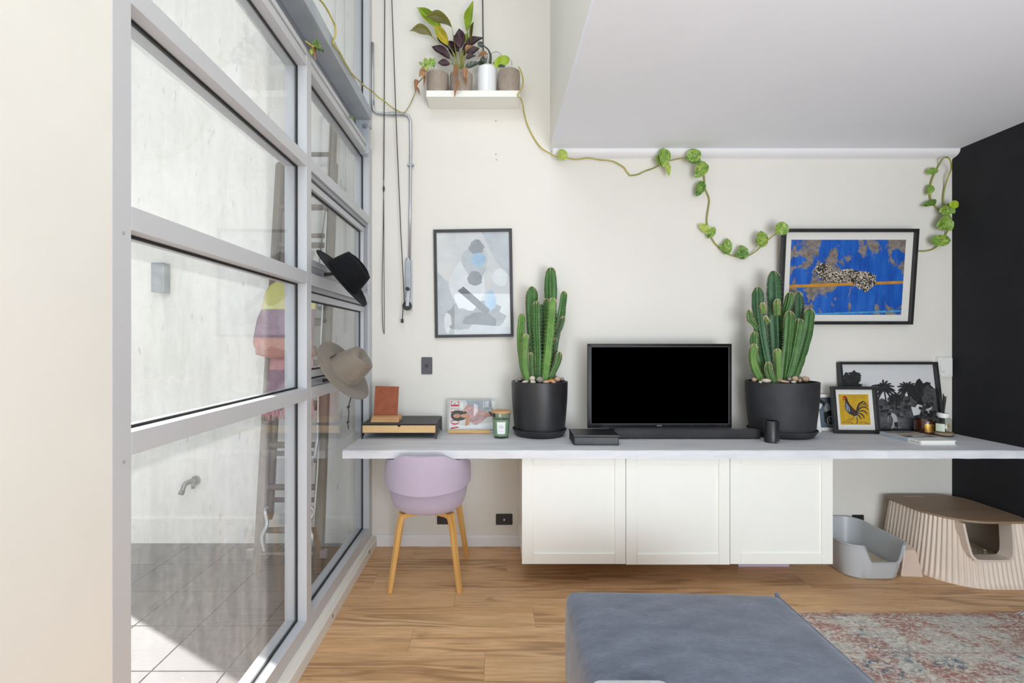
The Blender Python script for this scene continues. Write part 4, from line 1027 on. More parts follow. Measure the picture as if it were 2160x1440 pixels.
# left cactus
cx, cy, zr = (1138 - CU) / F * 3.205, 3.205, 1.176
saucer('plant_saucer', 'black round saucer under the left cactus pot', cx, cy, 0.180, 0.180, 'pot_black')
tc = thing('potted_cactus', 'tall green cactus in a speckled black round pot, left of the television', 'potted cactus', (cx, cy, CT + 0.0115), group='potted cacti on the worktop')
pot(tc, cx, cy, 0.1855, 0.1855, CT + 0.0116, zr, 'pot_black', 0.885)
def col(par, pix, yb, yt, wpx, mat_, seed, ribs=5):
    n = len(pix); r = wpx * 3.2 / F / 2 * 1.08
    pts = [P(u, v, y=yb + (yt - yb) * k / (n - 1)) for k, (u, v) in enumerate(pix)]
    cactus_column(par, densify(pts, r), r, ribs, mat_, seed * 0.7, True, seed)
g, dk, lt = 'cactus_green', 'cactus_dark', 'cactus_light'
for a in (
    ([(1156, 806), (1160, 740), (1162, 660), (1162, 564)], 3.25, 3.27, 26, g, 1),
    ([(1131, 806), (1126, 720), (1121, 650), (1122, 604)], 3.22, 3.24, 25, g, 2),
    ([(1135, 808), (1134, 740), (1132, 690), (1132, 635)], 3.15, 3.16, 16, g, 3),
    ([(1148, 808), (1155, 750), (1161, 690), (1166, 628)], 3.12, 3.13, 19, lt, 4),
    ([(1112, 806), (1102, 760), (1098, 710), (1101, 661)], 3.20, 3.20, 16, lt, 5),
    ([(1114, 808), (1107, 770), (1107, 740), (1110, 704)], 3.11, 3.10, 14, lt, 6),
    ([(1160, 800), (1170, 720), (1182, 670), (1190, 614)], 3.23, 3.22, 16, g, 7),
    ([(1170, 720), (1176, 702), (1183, 690), (1189, 667)], 3.20, 3.19, 10, dk, 8),
    ([(1156, 806), (1166, 785), (1175, 765), (1181, 742)], 3.14, 3.13, 13, g, 9),
    ([(1158, 806), (1166, 775), (1170, 745), (1170, 712)], 3.19, 3.19, 12, dk, 10),
    ([(1143, 808), (1144, 750), (1144, 690), (1143, 641)], 3.24, 3.24, 15, dk, 11),
    ([(1124, 808), (1121, 785), (1120, 765), (1120, 743)], 3.13, 3.13, 9, g, 12),
    ([(1148, 808), (1151, 740), (1152, 690), (1153, 629)], 3.21, 3.21, 13, g, 13)):
    col(tc, *a)
# right cactus
cx2, cy2, zr2 = (1648.5 - CU) / F * 3.19, 3.19, 1.176
saucer('plant_saucer', 'matt black oval saucer under the right cactus pot', cx2, cy2, 0.213, 0.190, 'pot_matt')
tc2 = thing('potted_cactus', 'branching green cactus in a matt black oval pot, right of the television', 'potted cactus', (cx2, cy2, CT + 0.0115), group='potted cacti on the worktop')
pot(tc2, cx2, cy2, 0.2225, 0.196, CT + 0.0116, zr2, 'pot_matt', 0.875)
for a in (
    ([(1634, 808), (1636, 740), (1633, 660), (1631, 571)], 3.22, 3.22, 27, dk, 21),
    ([(1626, 808), (1610, 730), (1601, 670), (1598, 605)], 3.16, 3.18, 22, dk, 22),
    ([(1603, 700), (1590, 682), (1582, 674), (1579, 653)], 3.17, 3.16, 11, g, 23),
    ([(1614, 806), (1600, 770), (1591, 740), (1591, 699)], 3.18, 3.17, 15, g, 24),
    ([(1610, 808), (1594, 780), (1588, 755), (1591, 725)], 3.12, 3.11, 15, lt, 25),
    ([(1632, 808), (1625, 793), (1621, 780), (1621, 763)], 3.08, 3.08, 13, g, 26),
    ([(1642, 808), (1642, 785), (1641, 760), (1640, 735)], 3.09, 3.09, 13, lt, 27),
    ([(1652, 808), (1659, 740), (1663, 700), (1665, 656)], 3.13, 3.12, 20, g, 28),
    ([(1658, 808), (1671, 760), (1679, 720), (1687, 672)], 3.12, 3.11, 18, g, 29),
    ([(1668, 808), (1688, 750), (1701, 700), (1708, 650)], 3.18, 3.17, 21, g, 30),
    ([(1650, 700), (1656, 665), (1663, 640), (1668, 616)], 3.20, 3.19, 17, g, 31),
    ([(1660, 790), (1676, 720), (1683, 670), (1684, 615)], 3.25, 3.26, 20, dk, 32),
    ([(1640, 665), (1639, 650), (1639, 640), (1640, 630)], 3.15, 3.13, 11, lt, 33),
    ([(1611, 660), (1610, 650), (1609, 645), (1608, 638)], 3.14, 3.12, 11, lt, 34),
    ([(1648, 808), (1650, 760), (1652, 720), (1652, 690)], 3.22, 3.22, 14, dk, 35),
    ([(1622, 680), (1618, 676), (1615, 672), (1613, 666)], 3.16, 3.14, 8, lt, 36)):
    col(tc2, *a)
# pebbles
ORD = ('first', 'second', 'third', 'fourth', 'fifth', 'sixth', 'seventh', 'eighth', 'ninth', 'tenth', 'eleventh', 'twelfth')
def pebbles(lst, cy_, side, seed):
    q = random.Random(seed)
    for k, (u, v, w_, h_, m, dy) in enumerate(sorted(lst)):
        yy = cy_ + dy; c = P(u, v, y=yy); rx = w_ / F * yy / 2; rz = h_ / F * yy / 2
        mb = MB(); mb.ball((0, 0, 0), rx, (rx + rz) / 2, rz, 10, 7, 0, 0.07)
        o = part('pebble', mb, m, None, smooth=True); o.location = (c.x, yy, c.z + 0.002); o.rotation_euler = (0, q.uniform(-.2, .2), q.uniform(0, 1))
        shape = 'long flat' if w_ > 2.2 * h_ else ('large' if w_ >= 14 and h_ >= 10 else ('small' if w_ < 11 else 'rounded'))
        tag(o, '%s %s pebble, %s from the left in the %s cactus pot' % (shape, m.split('_')[1], ORD[k], side), 'pebble', 'pebbles in the %s cactus pot' % side)
pebbles([(1096, 800, 13, 9, 'pebble_grey', -0.05), (1108, 806, 16, 7, 'pebble_cream', -0.11), (1123, 799, 14, 12, 'pebble_cream', -0.12), (1124, 806, 13, 8, 'pebble_cream', -0.15),
         (1139, 801, 16, 13, 'pebble_grey', -0.14), (1152, 806, 15, 8, 'pebble_tan', -0.15), (1163, 803, 21, 7, 'pebble_orange', -0.14),
         (1176, 800, 14, 11, 'pebble_tan', -0.10), (1186, 800, 9, 8, 'pebble_grey', -0.06), (1169, 796, 12, 12, 'pebble_grey', -0.02), (1091, 804, 9, 7, 'pebble_cream', -0.01), (1168, 806, 12, 6, 'pebble_tan', -0.155)],
        cy, 'left', 4)
pebbles([(1592, 801, 14, 9, 'pebble_tan', -0.06), (1616, 803, 31, 9, 'pebble_cream', -0.13), (1655, 805, 22, 6, 'pebble_tan', -0.15), (1645, 803, 13, 8, 'pebble_tan', -0.12),
         (1665, 800, 9, 9, 'pebble_grey', -0.12), (1677, 799, 14, 12, 'pebble_tan', -0.11), (1674, 806, 14, 6, 'pebble_cream', -0.15), (1687, 803, 8, 8, 'pebble_tan', -0.10), (1699, 800, 16, 12, 'pebble_tan', -0.07),
         (1604, 806, 10, 5, 'pebble_cream', -0.12), (1632, 800, 12, 7, 'pebble_grey', -0.02), (1686, 797, 10, 8, 'pebble_cream', 0.02)],
        cy2, 'right', 5)

# television
x0, x1 = 0.6095, 1.5595; yt = 3.20; z0, z1 = 0.864, 1.422
t = thing('television', 'flat black television standing on the worktop between the two cacti', 'television', ((x0 + x1) / 2, yt, CT))
part('back_shell', MB().loft([[(x0 + .004, yt + .022, z0 + .004), (x1 - .004, yt + .022, z0 + .004), (x1 - .004, yt + .022, z1 - .004), (x0 + .004, yt + .022, z1 - .004)], [(x0 + .08, yt + .055, z0 + .06), (x1 - .08, yt + .055, z0 + .06), (x1 - .08, yt + .055, z1 - .12), (x0 + .08, yt + .055, z1 - .12)]]), 'black_plastic', t)
bz = MB(); bw, bb, bt = 0.021, 0.030, 0.020
xa, xb, za, zb = x0 + bw, x1 - bw, z0 + bb, z1 - bt
for q in ([(x0, z0), (x1, z0), (xb, za), (xa, za)], [(x1, z0), (x1, z1), (xb, zb), (xb, za)], [(x1, z1), (x0, z1), (xa, zb), (xb, zb)], [(x0, z1), (x0, z0), (xa, za), (xa, zb)]):
    bz.prism(q, yt - 0.012, yt + 0.022, map=lambda a, b, c: (a, c, b))
part('bezel', bz, 'gloss_black', t, bevel=0.003)
part('bezel_line', MB().rect_frame(xa - 0.001, xb + 0.001, za - 0.001, zb + 0.001, 0.0028, yt - 0.0125, yt - 0.0119), 'switch_grey', t)
part('bottom_line', MB().box(x0 + 0.004, x1 - 0.004, yt - 0.0126, yt - 0.0119, z0 + 0.002, z0 + 0.0055), 'switch_grey', t)
part('screen', MB().box(xa - .002, xb + .002, yt - 0.0095, yt - 0.004, za - .002, zb + .002), 'tv_black', t)
m = MB(); lettering(m, 'SONIQ', 0.0105, ((x0 + x1) / 2 - 0.004, yt - 0.0127, z0 + 0.018), 0, bold=0.0003); part('lettering', m, 'grey_ink', t)
m = MB().box(x1 - 0.045, x1 - 0.042, yt - 0.0127, yt - 0.0119, z0 + 0.016, z0 + 0.019); part('standby_light', m, 'grey_ink', t)
for xx in (x0 + 0.17, x1 - 0.17):
    part('foot', MB().prism([(-0.012, z0 + 0.01), (-0.012, z0 - 0.004), (-0.085, CT + 0.008), (-0.085, CT), (0.085, CT), (0.085, CT + 0.008), (0.02, z0 - 0.004), (0.02, z0 + 0.01)], xx - 0.02, xx + 0.02, map=lambda a, b, c: (c, yt + 0.012 + a, b)), 'black_plastic', t, bevel=0.002)
# soundbar
a, b = 0.752, P(1604, 926, y=3.055).x
t = thing('soundbar', 'long low black soundbar in front of the television', 'soundbar', ((a + b) / 2, 3.09, CT))
part('body', MB().prism(rrect(3.055, 3.112, CT + 0.003, CT + 0.058, 0.005, 3), a, b, map=lambda p, q, r: (r, p, q)), 'black_matt', t, bevel=0.001)
part('grille', MB().box(a + 0.01, b - 0.01, 3.0535, 3.0555, CT + 0.008, CT + 0.053), 'black_matt', t)
part('top_trim', MB().box(a + 0.01, b - 0.01, 3.0575, 3.108, CT + 0.058, CT + 0.0588), 'switch_grey', t)
part('button', MB().box(1.22, 1.30, 3.07, 3.082, CT + 0.0588, CT + 0.0602), 'black_plastic', t)
part('rubber_feet', MB().box(a + 0.05, a + 0.09, 3.06, 3.105, CT, CT + 0.004).box(b - 0.09, b - 0.05, 3.06, 3.105, CT, CT + 0.004), 'rubber', t)
# media box
t = thing('media_box', 'flat black box lying in front of the soundbar beside the left cactus', 'box', (0.602, 2.975, CT), (0, 0, R(-1.5)))
part('base', MB().box(-0.134, 0.134, -0.100, 0.103, 0.0, 0.049), 'black_matt', t, bevel=0.004, local=True)
part('lid', MB().box(-0.137, 0.137, -0.103, 0.106, 0.049, 0.0615), 'black_plastic', t, bevel=0.003, local=True)
part('front_flap', MB().box(-0.129, 0.129, -0.104, -0.1, 0.004, 0.047), 'black_plastic', t, bevel=0.001, local=True)
# small cylinder speaker
c = P(1627.5, 928, y=3.012)
t = thing('small_speaker', 'small black cylinder speaker standing before the right cactus pot', 'speaker', (c.x, 2.965, CT))
c.y = 2.965; c.x = (1627.5 - CU) / F * 2.965
part('body', MB().lathe([(0.038, CT), (0.0415, CT + 0.003), (0.0415, CT + 0.128), (0.039, CT + 0.132), (0.0, CT + 0.132)], (c.x, c.y, 0), 36), 'black_plastic', t, smooth='auto')
part('top_ring', MB().lathe([(0.037, CT + 0.132), (0.0365, CT + 0.1335), (0.031, CT + 0.1335), (0.030, CT + 0.132)], (c.x, c.y, 0), 36), 'graphite_metal', t, smooth='auto')
part('badge', MB().box(c.x + 0.006, c.x + 0.024, c.y - 0.0405, c.y - 0.034, CT + 0.006, CT + 0.009), 'grey_ink', t)

# palm photograph leaning on the wall
w_, h_ = 0.675, 0.475
bl = P(1789, 912, y=3.31)
t = framed('picture_frame', 'large black framed photograph of palm trees leaning on the wall', (bl.x + w_ / 2 - 0.018, 3.335, CT), w_, h_, 0.036, 0.017, 0, 'black_plastic', (R(-7.5), 0, R(-1.0)))
pr = Print(-w_ / 2 + .015, w_ / 2 - .015, .015, h_ - .015, -0.009, ['photo_sky', 'photo_bush', 'photo_dark', 'photo_grass', 'photo_light'])
pr.shape([(0, .20), (.1, .42), (.2, .46), (.34, .42), (.42, .47), (.52, .40), (.64, .36), (.72, .44), (.8, .40), (.92, .48), (1, .40), (1, 0), (0, 0)], 'photo_bush')
pr.shape([(0, 0), (1, 0), (1, .17), (.7, .15), (.4, .20), (.2, .18), (0, .22)], 'photo_grass')
pr.blob(.10, .70, .10, .16, 'photo_dark', .30, 24, 1).blob(.15, .62, .08, .10, 'photo_dark', .35, 20, 2)
pr.blob(.86, .54, .15, .20, 'photo_dark', .28, 30, 3).blob(.96, .48, .10, .18, 'photo_bush', .3, 22, 4).blob(.58, .45, .09, .10, 'photo_bush', .35, 22, 5).blob(.70, .42, .06, .08, 'photo_bush', .3, 20, 6)
pr.shape([(.72, .34), (.735, .20), (.80, .22), (.84, .36), (.79, .38), (.76, .33)], 'photo_sky').shape([(.87, .30), (.88, .22), (.95, .26), (.94, .34)], 'photo_sky')
def palm(cx, cz, r, base, seed):
    q = random.Random(seed); pr.line([(cx, cz), (cx + .008, (cz + base) / 2), (cx - .004, base)], .008, 'photo_dark', False)
    for k in range(15):
        a = R(-50 + 280 * k / 14); l = r * q.uniform(.8, 1.15); ex, ez = cx + l * .72 * math.cos(a), cz + l * math.sin(a) - r * .12
        pr.line([(cx, cz), ((cx + ex) / 2, (cz + ez) / 2 + r * .12), (ex, ez - r * .10)], .011, 'photo_dark')
palm(.45, .60, .19, .35, 1); palm(.70, .60, .17, .28, 2); palm(.15, .82, .10, .7, 3); palm(.56, .47, .10, .3, 7)
for k in range(60):
    q = random.Random(100 + k); pr.blob(q.uniform(.02, .98), q.uniform(.16, .42), .02, .025, 'photo_dark' if k % 3 else 'photo_grass', .35, 8, k)
# walker with bent head
pr.shape([(.465, .205), (.475, .235), (.50, .245), (.515, .235), (.53, .225), (.548, .19), (.55, .12), (.552, .04), (.53, .02), (.50, .02), (.485, .0), (.47, .0), (.495, .08), (.505, .13), (.495, .19)], 'photo_light')
pr.shape([(.512, .10), (.552, .11), (.556, .03), (.515, .03)], 'photo_dark').ell(.478, .222, .015, .022, 'photo_dark')
pr.line([(.462, .20), (.452, .14), (.447, .10)], .003, 'photo_light')
pr.done(t)
# rooster picture
w_, h_ = 0.292, 0.312; bl = P(1767, 914, y=3.235)
t = framed('picture_frame', 'small black framed yellow rooster print before the palm photograph', (bl.x + w_ / 2 - 0.008, 3.262, CT), w_, h_, 0.030, 0.021, 0.03, 'black_plastic', (R(-7), 0, R(-3)))
pr = Print(-w_ / 2 + .050, w_ / 2 - .048, .056, h_ - .053, -0.0095, ['rooster_yellow', 'ink_black', 'ink_blue', 'ink_maroon', 'ink_red', 'art_white', 'stripe_orange'])
pr.shape([(.20, .86), (.27, .92), (.30, .80), (.36, .66), (.46, .54), (.58, .44), (.60, .34), (.56, .27), (.46, .28), (.30, .36), (.20, .48), (.18, .62), (.21, .74)], 'ink_black')
pr.shape([(.22, .72), (.28, .66), (.34, .54), (.36, .42), (.26, .42), (.20, .52), (.19, .62)], 'ink_blue').shape([(.38, .58), (.52, .46), (.54, .34), (.44, .32), (.38, .42)], 'ink_maroon')
pr.line([(.25, .7), (.27, .58), (.26, .46)], .006, 'art_white').line([(.31, .62), (.33, .52), (.32, .44)], .005, 'art_white').line([(.56, .30), (.52, .26), (.58, .24)], .012, 'art_white')
pr.blob(.20, .90, .055, .05, 'ink_red', .2, 14, 2).blob(.16, .83, .025, .03, 'ink_red', .2, 12, 3).shape([(.13, .93), (.18, .89), (.17, .92)], 'ink_black').line([(.22, .95), (.25, .93), (.27, .90)], .012, 'ink_red')
for pts_ in ([(.55, .44), (.64, .64), (.80, .76), (.92, .70)], [(.56, .42), (.70, .62), (.86, .68), (.96, .60)], [(.58, .42), (.72, .56), (.88, .58), (.97, .48)], [(.58, .40), (.74, .46), (.86, .42), (.92, .34)], [(.58, .38), (.70, .36), (.78, .28), (.80, .20)], [(.56, .36), (.64, .28), (.70, .18)], [(.60, .48), (.66, .68), (.78, .72)]):
    pr.line(pts_, .022, 'ink_black')
for pts_ in ([(.64, .56), (.78, .66), (.90, .62)], [(.68, .50), (.82, .54), (.93, .46)]): pr.line(pts_, .010, 'stripe_orange')
pr.line([(.55, .27), (.56, .12), (.54, .03)], .013, 'ink_black', False).line([(.50, .27), (.36, .17), (.20, .16)], .006, 'ink_black').line([(.54, .04), (.46, .02)], .006, 'ink_black', False)
for pts_ in ([(.06, .35), (.12, .25), (.10, .18)], [(.3, .97), (.5, .93), (.7, .95)], [(.6, .90), (.75, .88), (.9, .92)], [(.44, .85), (.6, .80), (.7, .83)], [(.1, .12), (.25, .13)]): pr.line(pts_, .003, 'ink_black')
for a, b in ((.06, .20), (.23, .38), (.62, .72), (.75, .93), (.34, .44), (.8, .93)):
    zz = .075 if a not in (.34, .8) else .03
    pr.line([(a, zz), ((a + b) / 2, zz + .008), (b, zz)], .006, 'ink_black', False)
pr.done(t)
# camera photograph in a white frame, and the small white frame before it
bl = P(1716, 908, y=3.33)
t = framed('picture_frame', 'white framed slate coloured photograph half hidden behind the rooster print', (bl.x + 0.10, 3.350, CT), 0.235, 0.250, 0.020, 0.022, 0, 'white_lacquer', (R(-7), 0, 0))
pr = Print(-.098, .098, .02, .23, -0.009, ['photo_slate', 'photo_dark', 'photo_light', 'art_white', 'photo_grass'])
pr.shape([(0, 1), (.3, 1), (.62, .72), (.55, .66), (.1, .93)], 'photo_dark').shape([(.05, .72), (.20, .88), (.42, .76), (.34, .62), (.12, .58)], 'art_white').blob(.58, .62, .10, .20, 'photo_light', .15, 18, 1)
pr.shape([(.44, .5), (.8, .6), (.98, .4), (.98, .1), (.6, .04), (.44, .2)], 'photo_dark').ell(.66, .22, .13, .17, 'photo_light').ell(.66, .22, .095, .125, 'photo_dark').ell(.66, .22, .06, .08, 'photo_grass').ell(.63, .27, .02, .03, 'art_white')
pr.done(t)
bl = P(1745, 913, y=3.22)
t = framed('picture_frame', 'small white frame standing right behind the right cactus saucer', (bl.x - 0.075, 3.285, CT), 0.15, 0.150, 0.014, 0.024, 0, 'white_lacquer', (R(-9), 0, R(4)))
pr = Print(-.055, .055, .02, .13, -0.009, ['art_pale', 'skin_print', 'art_white', 'hair_print'])
pr.shape([(.5, .1), (.9, .1), (.9, .9), (.5, .9)], 'art_white').ell(.35, .6, .16, .22, 'skin_print').ell(.33, .72, .17, .15, 'hair_print')
pr.done(t)
# book
t = thing('book', 'large white and pale blue book lying flat at the right of the worktop', 'book', (2.635, 3.028, CT), (0, 0, R(1.0)))
part('pages', MB().box(-0.103, 0.104, -0.146, 0.146, 0.003, 0.024), 'paper', t, local=True)
part('cover', MB().box(-0.108, 0.109, -0.150, 0.150, 0.0, 0.003).box(-0.108, 0.109, -0.150, 0.150, 0.024, 0.027).box(-0.108, -0.1045, -0.150, 0.150, 0.003, 0.024), 'book_white', t, local=True)
m = MB().box(-0.1085, -0.1078, -0.062, 0.150, 0.0004, 0.0266); part('spine_band', m, 'book_blue', t, local=True)
m = MB(); lettering(m, 'MINIMAL', 0.012, (-0.1088, 0.095, 0.0135), 0, 0, (0, -1, 0), (0, 0, 1)) if False else None
m.box(-0.1092, -0.1086, 0.03, 0.10, 0.012, 0.0148).box(-0.1092, -0.1086, -0.04, 0.01, 0.012, 0.0148).box(-0.1087, -0.1081, -0.118, -0.075, 0.0125, 0.0150).box(-0.1087, -0.1081, -0.136, -0.128, 0.010, 0.0165); part('spine_lettering', m, 'art_grey', t, local=True)
def flat_print(t, x0, x1, y0, y1, z, mats, shapes, name):
    m = MB()
    for k, (pts, mi) in enumerate(shapes): m.poly([(x0 + (x1 - x0) * a, y0 + (y1 - y0) * b, z + 0.00008 * (k + 1)) for a, b in pts], mi)
    return part(name, m, mats, t, local=True)
q = [([(0, .3), (1, .3), (1, 1), (0, 1)], 0), ([(.05, .36), (.95, .34), (.95, .60), (.05, .52)], 1), ([(.10, .56), (.9, .66), (.9, .78), (.1, .70)], 2), ([(.05, .80), (.95, .84), (.95, .98), (.05, .97)], 1), ([(.3, .42), (.8, .44), (.7, .54), (.35, .5)], 3), ([(.12, .86), (.4, .9), (.35, .95), (.1, .92)], 2)]
flat_print(t, -0.104, 0.105, -0.146, 0.146, 0.0270, ['art_pale', 'photo_grass', 'beech', 'art_white'], q, 'cover_print')
# amber candle
c = P(1951, 913, y=3.240); cx, cy = c.x, 3.240
t = thing('amber_candle', 'dark amber glass candle with a gold label, next to the reed diffuser', 'candle', (cx, cy, CT))
part('jar', MB().lathe([(0.050, CT), (0.056, CT + 0.004), (0.059, CT + 0.088), (0.057, CT + 0.094), (0.053, CT + 0.088), (0.051, CT + 0.05), (0.0, CT + 0.05)], (cx, cy, 0), 36), 'amber_glass', t, smooth='auto')
wrap(t, cx, cy, 0.0590, 0.0606, CT + 0.018, CT + 0.072, 1.0, 'gold_label', 10, 'label', -104)
# reed diffuser
c = P(1990, 918, y=3.165); cx, cy = c.x, 3.165
t = thing('reed_diffuser', 'clear glass reed diffuser bottle with black reeds near the black wall', 'diffuser', (cx, cy, CT))
part('bottle', MB().lathe([(0.046, CT), (0.053, CT + 0.006), (0.056, CT + 0.05), (0.055, CT + 0.088), (0.047, CT + 0.108), (0.030, CT + 0.118), (0.026, CT + 0.122), (0.026, CT + 0.126)], (cx, cy, 0), 36, cap1=False), 'bottle_glass', t, smooth='auto')
part('oil', MB().lathe([(0.043, CT + 0.006), (0.050, CT + 0.010), (0.051, CT + 0.026), (0.0, CT + 0.026)], (cx, cy, 0), 28), 'pebble_tan', t, smooth='auto')
part('collar', MB().lathe([(0.027, CT + 0.118), (0.027, CT + 0.126), (0.033, CT + 0.127), (0.034, CT + 0.145), (0.031, CT + 0.149), (0.012, CT + 0.149), (0.012, CT + 0.130)], (cx, cy, 0), 28), 'white_plastic', t, smooth='auto')
wrap(t, cx, cy, 0.0565, 0.0565, CT + 0.034, CT + 0.084, 0.85, 'green_label', 8, 'label', -150)
m = MB()
for k in range(7):
    a = k * 0.9; m.tube([(cx + .022, cy - 0.01, CT + 0.066), (cx + .022 + .020 * math.cos(a), cy - 0.01 + .006 * math.sin(a * 2), CT + 0.066 + .018 * math.sin(a))], [0.003, 0.001], 5)
m.tube([(cx + .02, cy - .01, CT + 0.01), (cx + .022, cy - .01, CT + 0.066)], 0.0015, 5)
part('dried_flower', m, 'stripe_orange', t)
for k, (dx, dy, h) in enumerate(((-0.012, 0.01, .25), (-0.002, -0.012, .262), (0.006, 0.008, .275), (0.016, -0.004, .258), (0.0, 0.0, .268))):
    part('reed', MB().tube([(cx - dx * .6, cy - dy * .6, CT + 0.03), (cx + dx * .9, cy + dy * .9, CT + h)], 0.0030, 6), 'reed', t)
# ================================================================== SHELF PLANTS AND VINES
random.seed(11)
def leaf_mesh(name, mat_, shape='heart', nl=12, nw=3, fold=0.25, curl=0.12):
    """leaf of unit length along +y, unit width along x, face to +z"""
    mb = MB(); rows = []
    for k in range(nl + 1):
        s = k / nl
        if shape == 'heart': wv = 0.5 * (s ** 0.42) * ((1 - s) ** 0.72) / 0.4705
        elif shape == 'lance': wv = 0.5 * math.sin(math.pi * min(1, s ** 0.85)) ** 0.9 if 0 < s < 1 else 0.0
        else: wv = 0.5 * math.sqrt(max(0, 1 - (2 * s - 1) ** 2))
        wv = max(wv, 0.012); row = []
        for i in range(-nw, nw + 1):
            a = i / nw; y_ = s - (0.30 * abs(a) ** 1.6 * (1 - s) ** 3 if shape == 'heart' else 0)
            row.append((a * wv, y_, fold * abs(a) * wv - curl * s * s + 0.03 * math.sin(s * 9 + a * 2)))
        rows.append(row)
    n = 2 * nw + 1; mb.v = [Vector(p) for r in rows for p in r]
    for k in range(nl):
        for i in range(n - 1): mb.f.append((k * n + i, k * n + i + 1, (k + 1) * n + i + 1, (k + 1) * n + i)); mb.m.append(0)
    me = bpy.data.meshes.new(name); me.from_pydata([tuple(v) for v in mb.v], [], mb.f); me.materials.append(M(mat_))
    for p in me.polygons: p.use_smooth = True
    return me
LM = {k: leaf_mesh('leaf', m, s, fold=f, curl=c) for k, m, s, f, c in (
    ('ph', 'pothos_leaf', 'heart', 0.25, 0.12), ('pl', 'pothos_light', 'heart', 0.25, 0.12), ('pd', 'pothos_dark', 'heart', 0.25, 0.10), ('lime', 'leaf_lime', 'oval', 0.12, 0.1),
    ('cg', 'calathea_green', 'lance', 0.35, 0.06), ('co', 'calathea_olive', 'lance', 0.9, 0.10), ('cp', 'calathea_purple', 'lance', 0.3, 0.10), ('cy', 'calathea_yellow', 'lance', 0.4, 0.06),
    ('dk', 'leaf_dark', 'oval', 0.2, 0.1), ('dry', 'dry_leaf', 'lance', 1.2, 0.3))}
def put_leaf(par, key, base, tip, width, tilt=0.0, name='leaf', toward=(0, -1, 0)):
    base, tip = Vector(base), Vector(tip); yv = tip - base; L = yv.length; yv.normalize()
    n = Vector(toward); n = (n - yv * n.dot(yv)).normalized(); xv = yv.cross(n).normalized()
    c, s = math.cos(tilt), math.sin(tilt); xv, n = xv * c + n * s, n * c - xv * s
    m = Matrix(((xv.x * width, yv.x * L, n.x * L, 0), (xv.y * width, yv.y * L, n.y * L, 0), (xv.z * width, yv.z * L, n.z * L, 0), (0, 0, 0, 1)))
    o = bpy.data.objects.new(name, LM[key]); COL.objects.link(o); o.parent = par
    m.translation = base - origin(par); o.matrix_basis = m; return o
PY = 3.315; PR = 0.077
def shelf_pot(uc, wpx, vtop, label, mat_, name='potted_plant', taper=0.9, hgt=None):
    r = wpx / 2 / F * (PY) ; x = (uc - CU) / F * PY
    zt = P(uc, vtop, y=PY - r).z
    t = thing(name, label, 'potted plant', (x, PY, SZ))
    pot(t, x, PY, r, r, SZ, zt, mat_, taper, 0.010, 40); t['zt'] = zt
    return t, x, zt
def stem(par, pts, r0, r1, mat_='twig', name='stem', per=5):
    pts = curve(pts, per); n = len(pts)
    return part(name, MB().tube(pts, [r0 + (r1 - r0) * k / (n - 1) for k in range(n)], 6), mat_, par, smooth=True)

# pot 1: small pothos with the vine that runs along the beam
t1_, x, zt = shelf_pot(923, 47, 146, 'leftmost grey pot on the shelf with a pothos vine reaching the window beam', 'pot_stone')
for (bu, bv, tu, tv, w_, k) in ((908, 134, 907, 121, 8, 'ph'), (912, 136, 917, 122, 9, 'ph'), (903, 134, 893, 128, 8, 'ph'), (900, 142, 888, 147, 9, 'ph'), (890, 136, 883, 131, 5, 'ph'), (914, 138, 917, 128, 6, 'ph'), (898, 126, 896, 139, 8, 'pl'), (905, 140, 896, 148, 8, 'pl')):
    y_ = PY - 0.04 - random.uniform(0, .04); put_leaf(t1_, k, P(bu, bv, y=y_), P(tu, tv, y=y_ - .01), w_ * PY / F * 1.15, random.uniform(-.5, .5))
for (u, v) in ((907, 125), (915, 126), (896, 130)): stem(t1_, [Vector((x - .03, PY - .04, zt - .01)), P(u + 2, v + 8, y=PY - .06), P(u, v, y=PY - .06)], .0022, .0015)
put_leaf(t1_, 'dry', P(898, 148, y=3.23), P(884, 160, y=3.23), .045, .3); put_leaf(t1_, 'dry', P(900, 152, y=3.23), P(888, 152, y=3.225), .04, .8)
put_leaf(t1_, 'dry', P(896, 160, y=3.24), P(894, 180, y=3.24), .016, .2); put_leaf(t1_, 'dry', P(879, 168, y=3.35), P(876, 190, y=3.35), .030, .2); put_leaf(t1_, 'dry', P(877, 186, y=3.35), P(886, 198, y=3.35), .014, .2)
v1 = [P(902, 148, y=3.26), P(896, 158, y=3.25), P(888, 168, y=3.30), P(880, 178, y=3.37), P(876, 195, y=3.38), P(871, 208, y=3.382), P(862, 226, y=3.382), P(853, 239, y=3.378)]
stem(t1_, v1, .0035, .0032, 'twig', 'vine')
v2 = [P(853, 239, y=3.378), P(838, 233, y=3.375), P(825, 225, y=3.37), P(812, 214, y=3.36), P(797, 204, y=3.33), P(786, 193, y=3.30)]
xb_ = -0.825
v2 += [P(u, v, x=xb_) for (u, v) in ((775, 186), (765, 178), (754, 167), (742, 155), (735, 143), (728, 133), (722, 122), (717, 112), (706, 97), (703, 89), (708, 70), (706, 52), (700, 40), (692, 24), (682, 8), (672, -4), (655, -30))]
stem(t1_, v2, .0036, .0048, 'vine_yellow', 'vine', 4)
nd = MB()
for k in range(1, len(v2), 2): nd.ball(v2[k], .0065, .0065, .0055, 6, 4)
part('node', nd, 'vine_yellow', t1_, smooth=True)
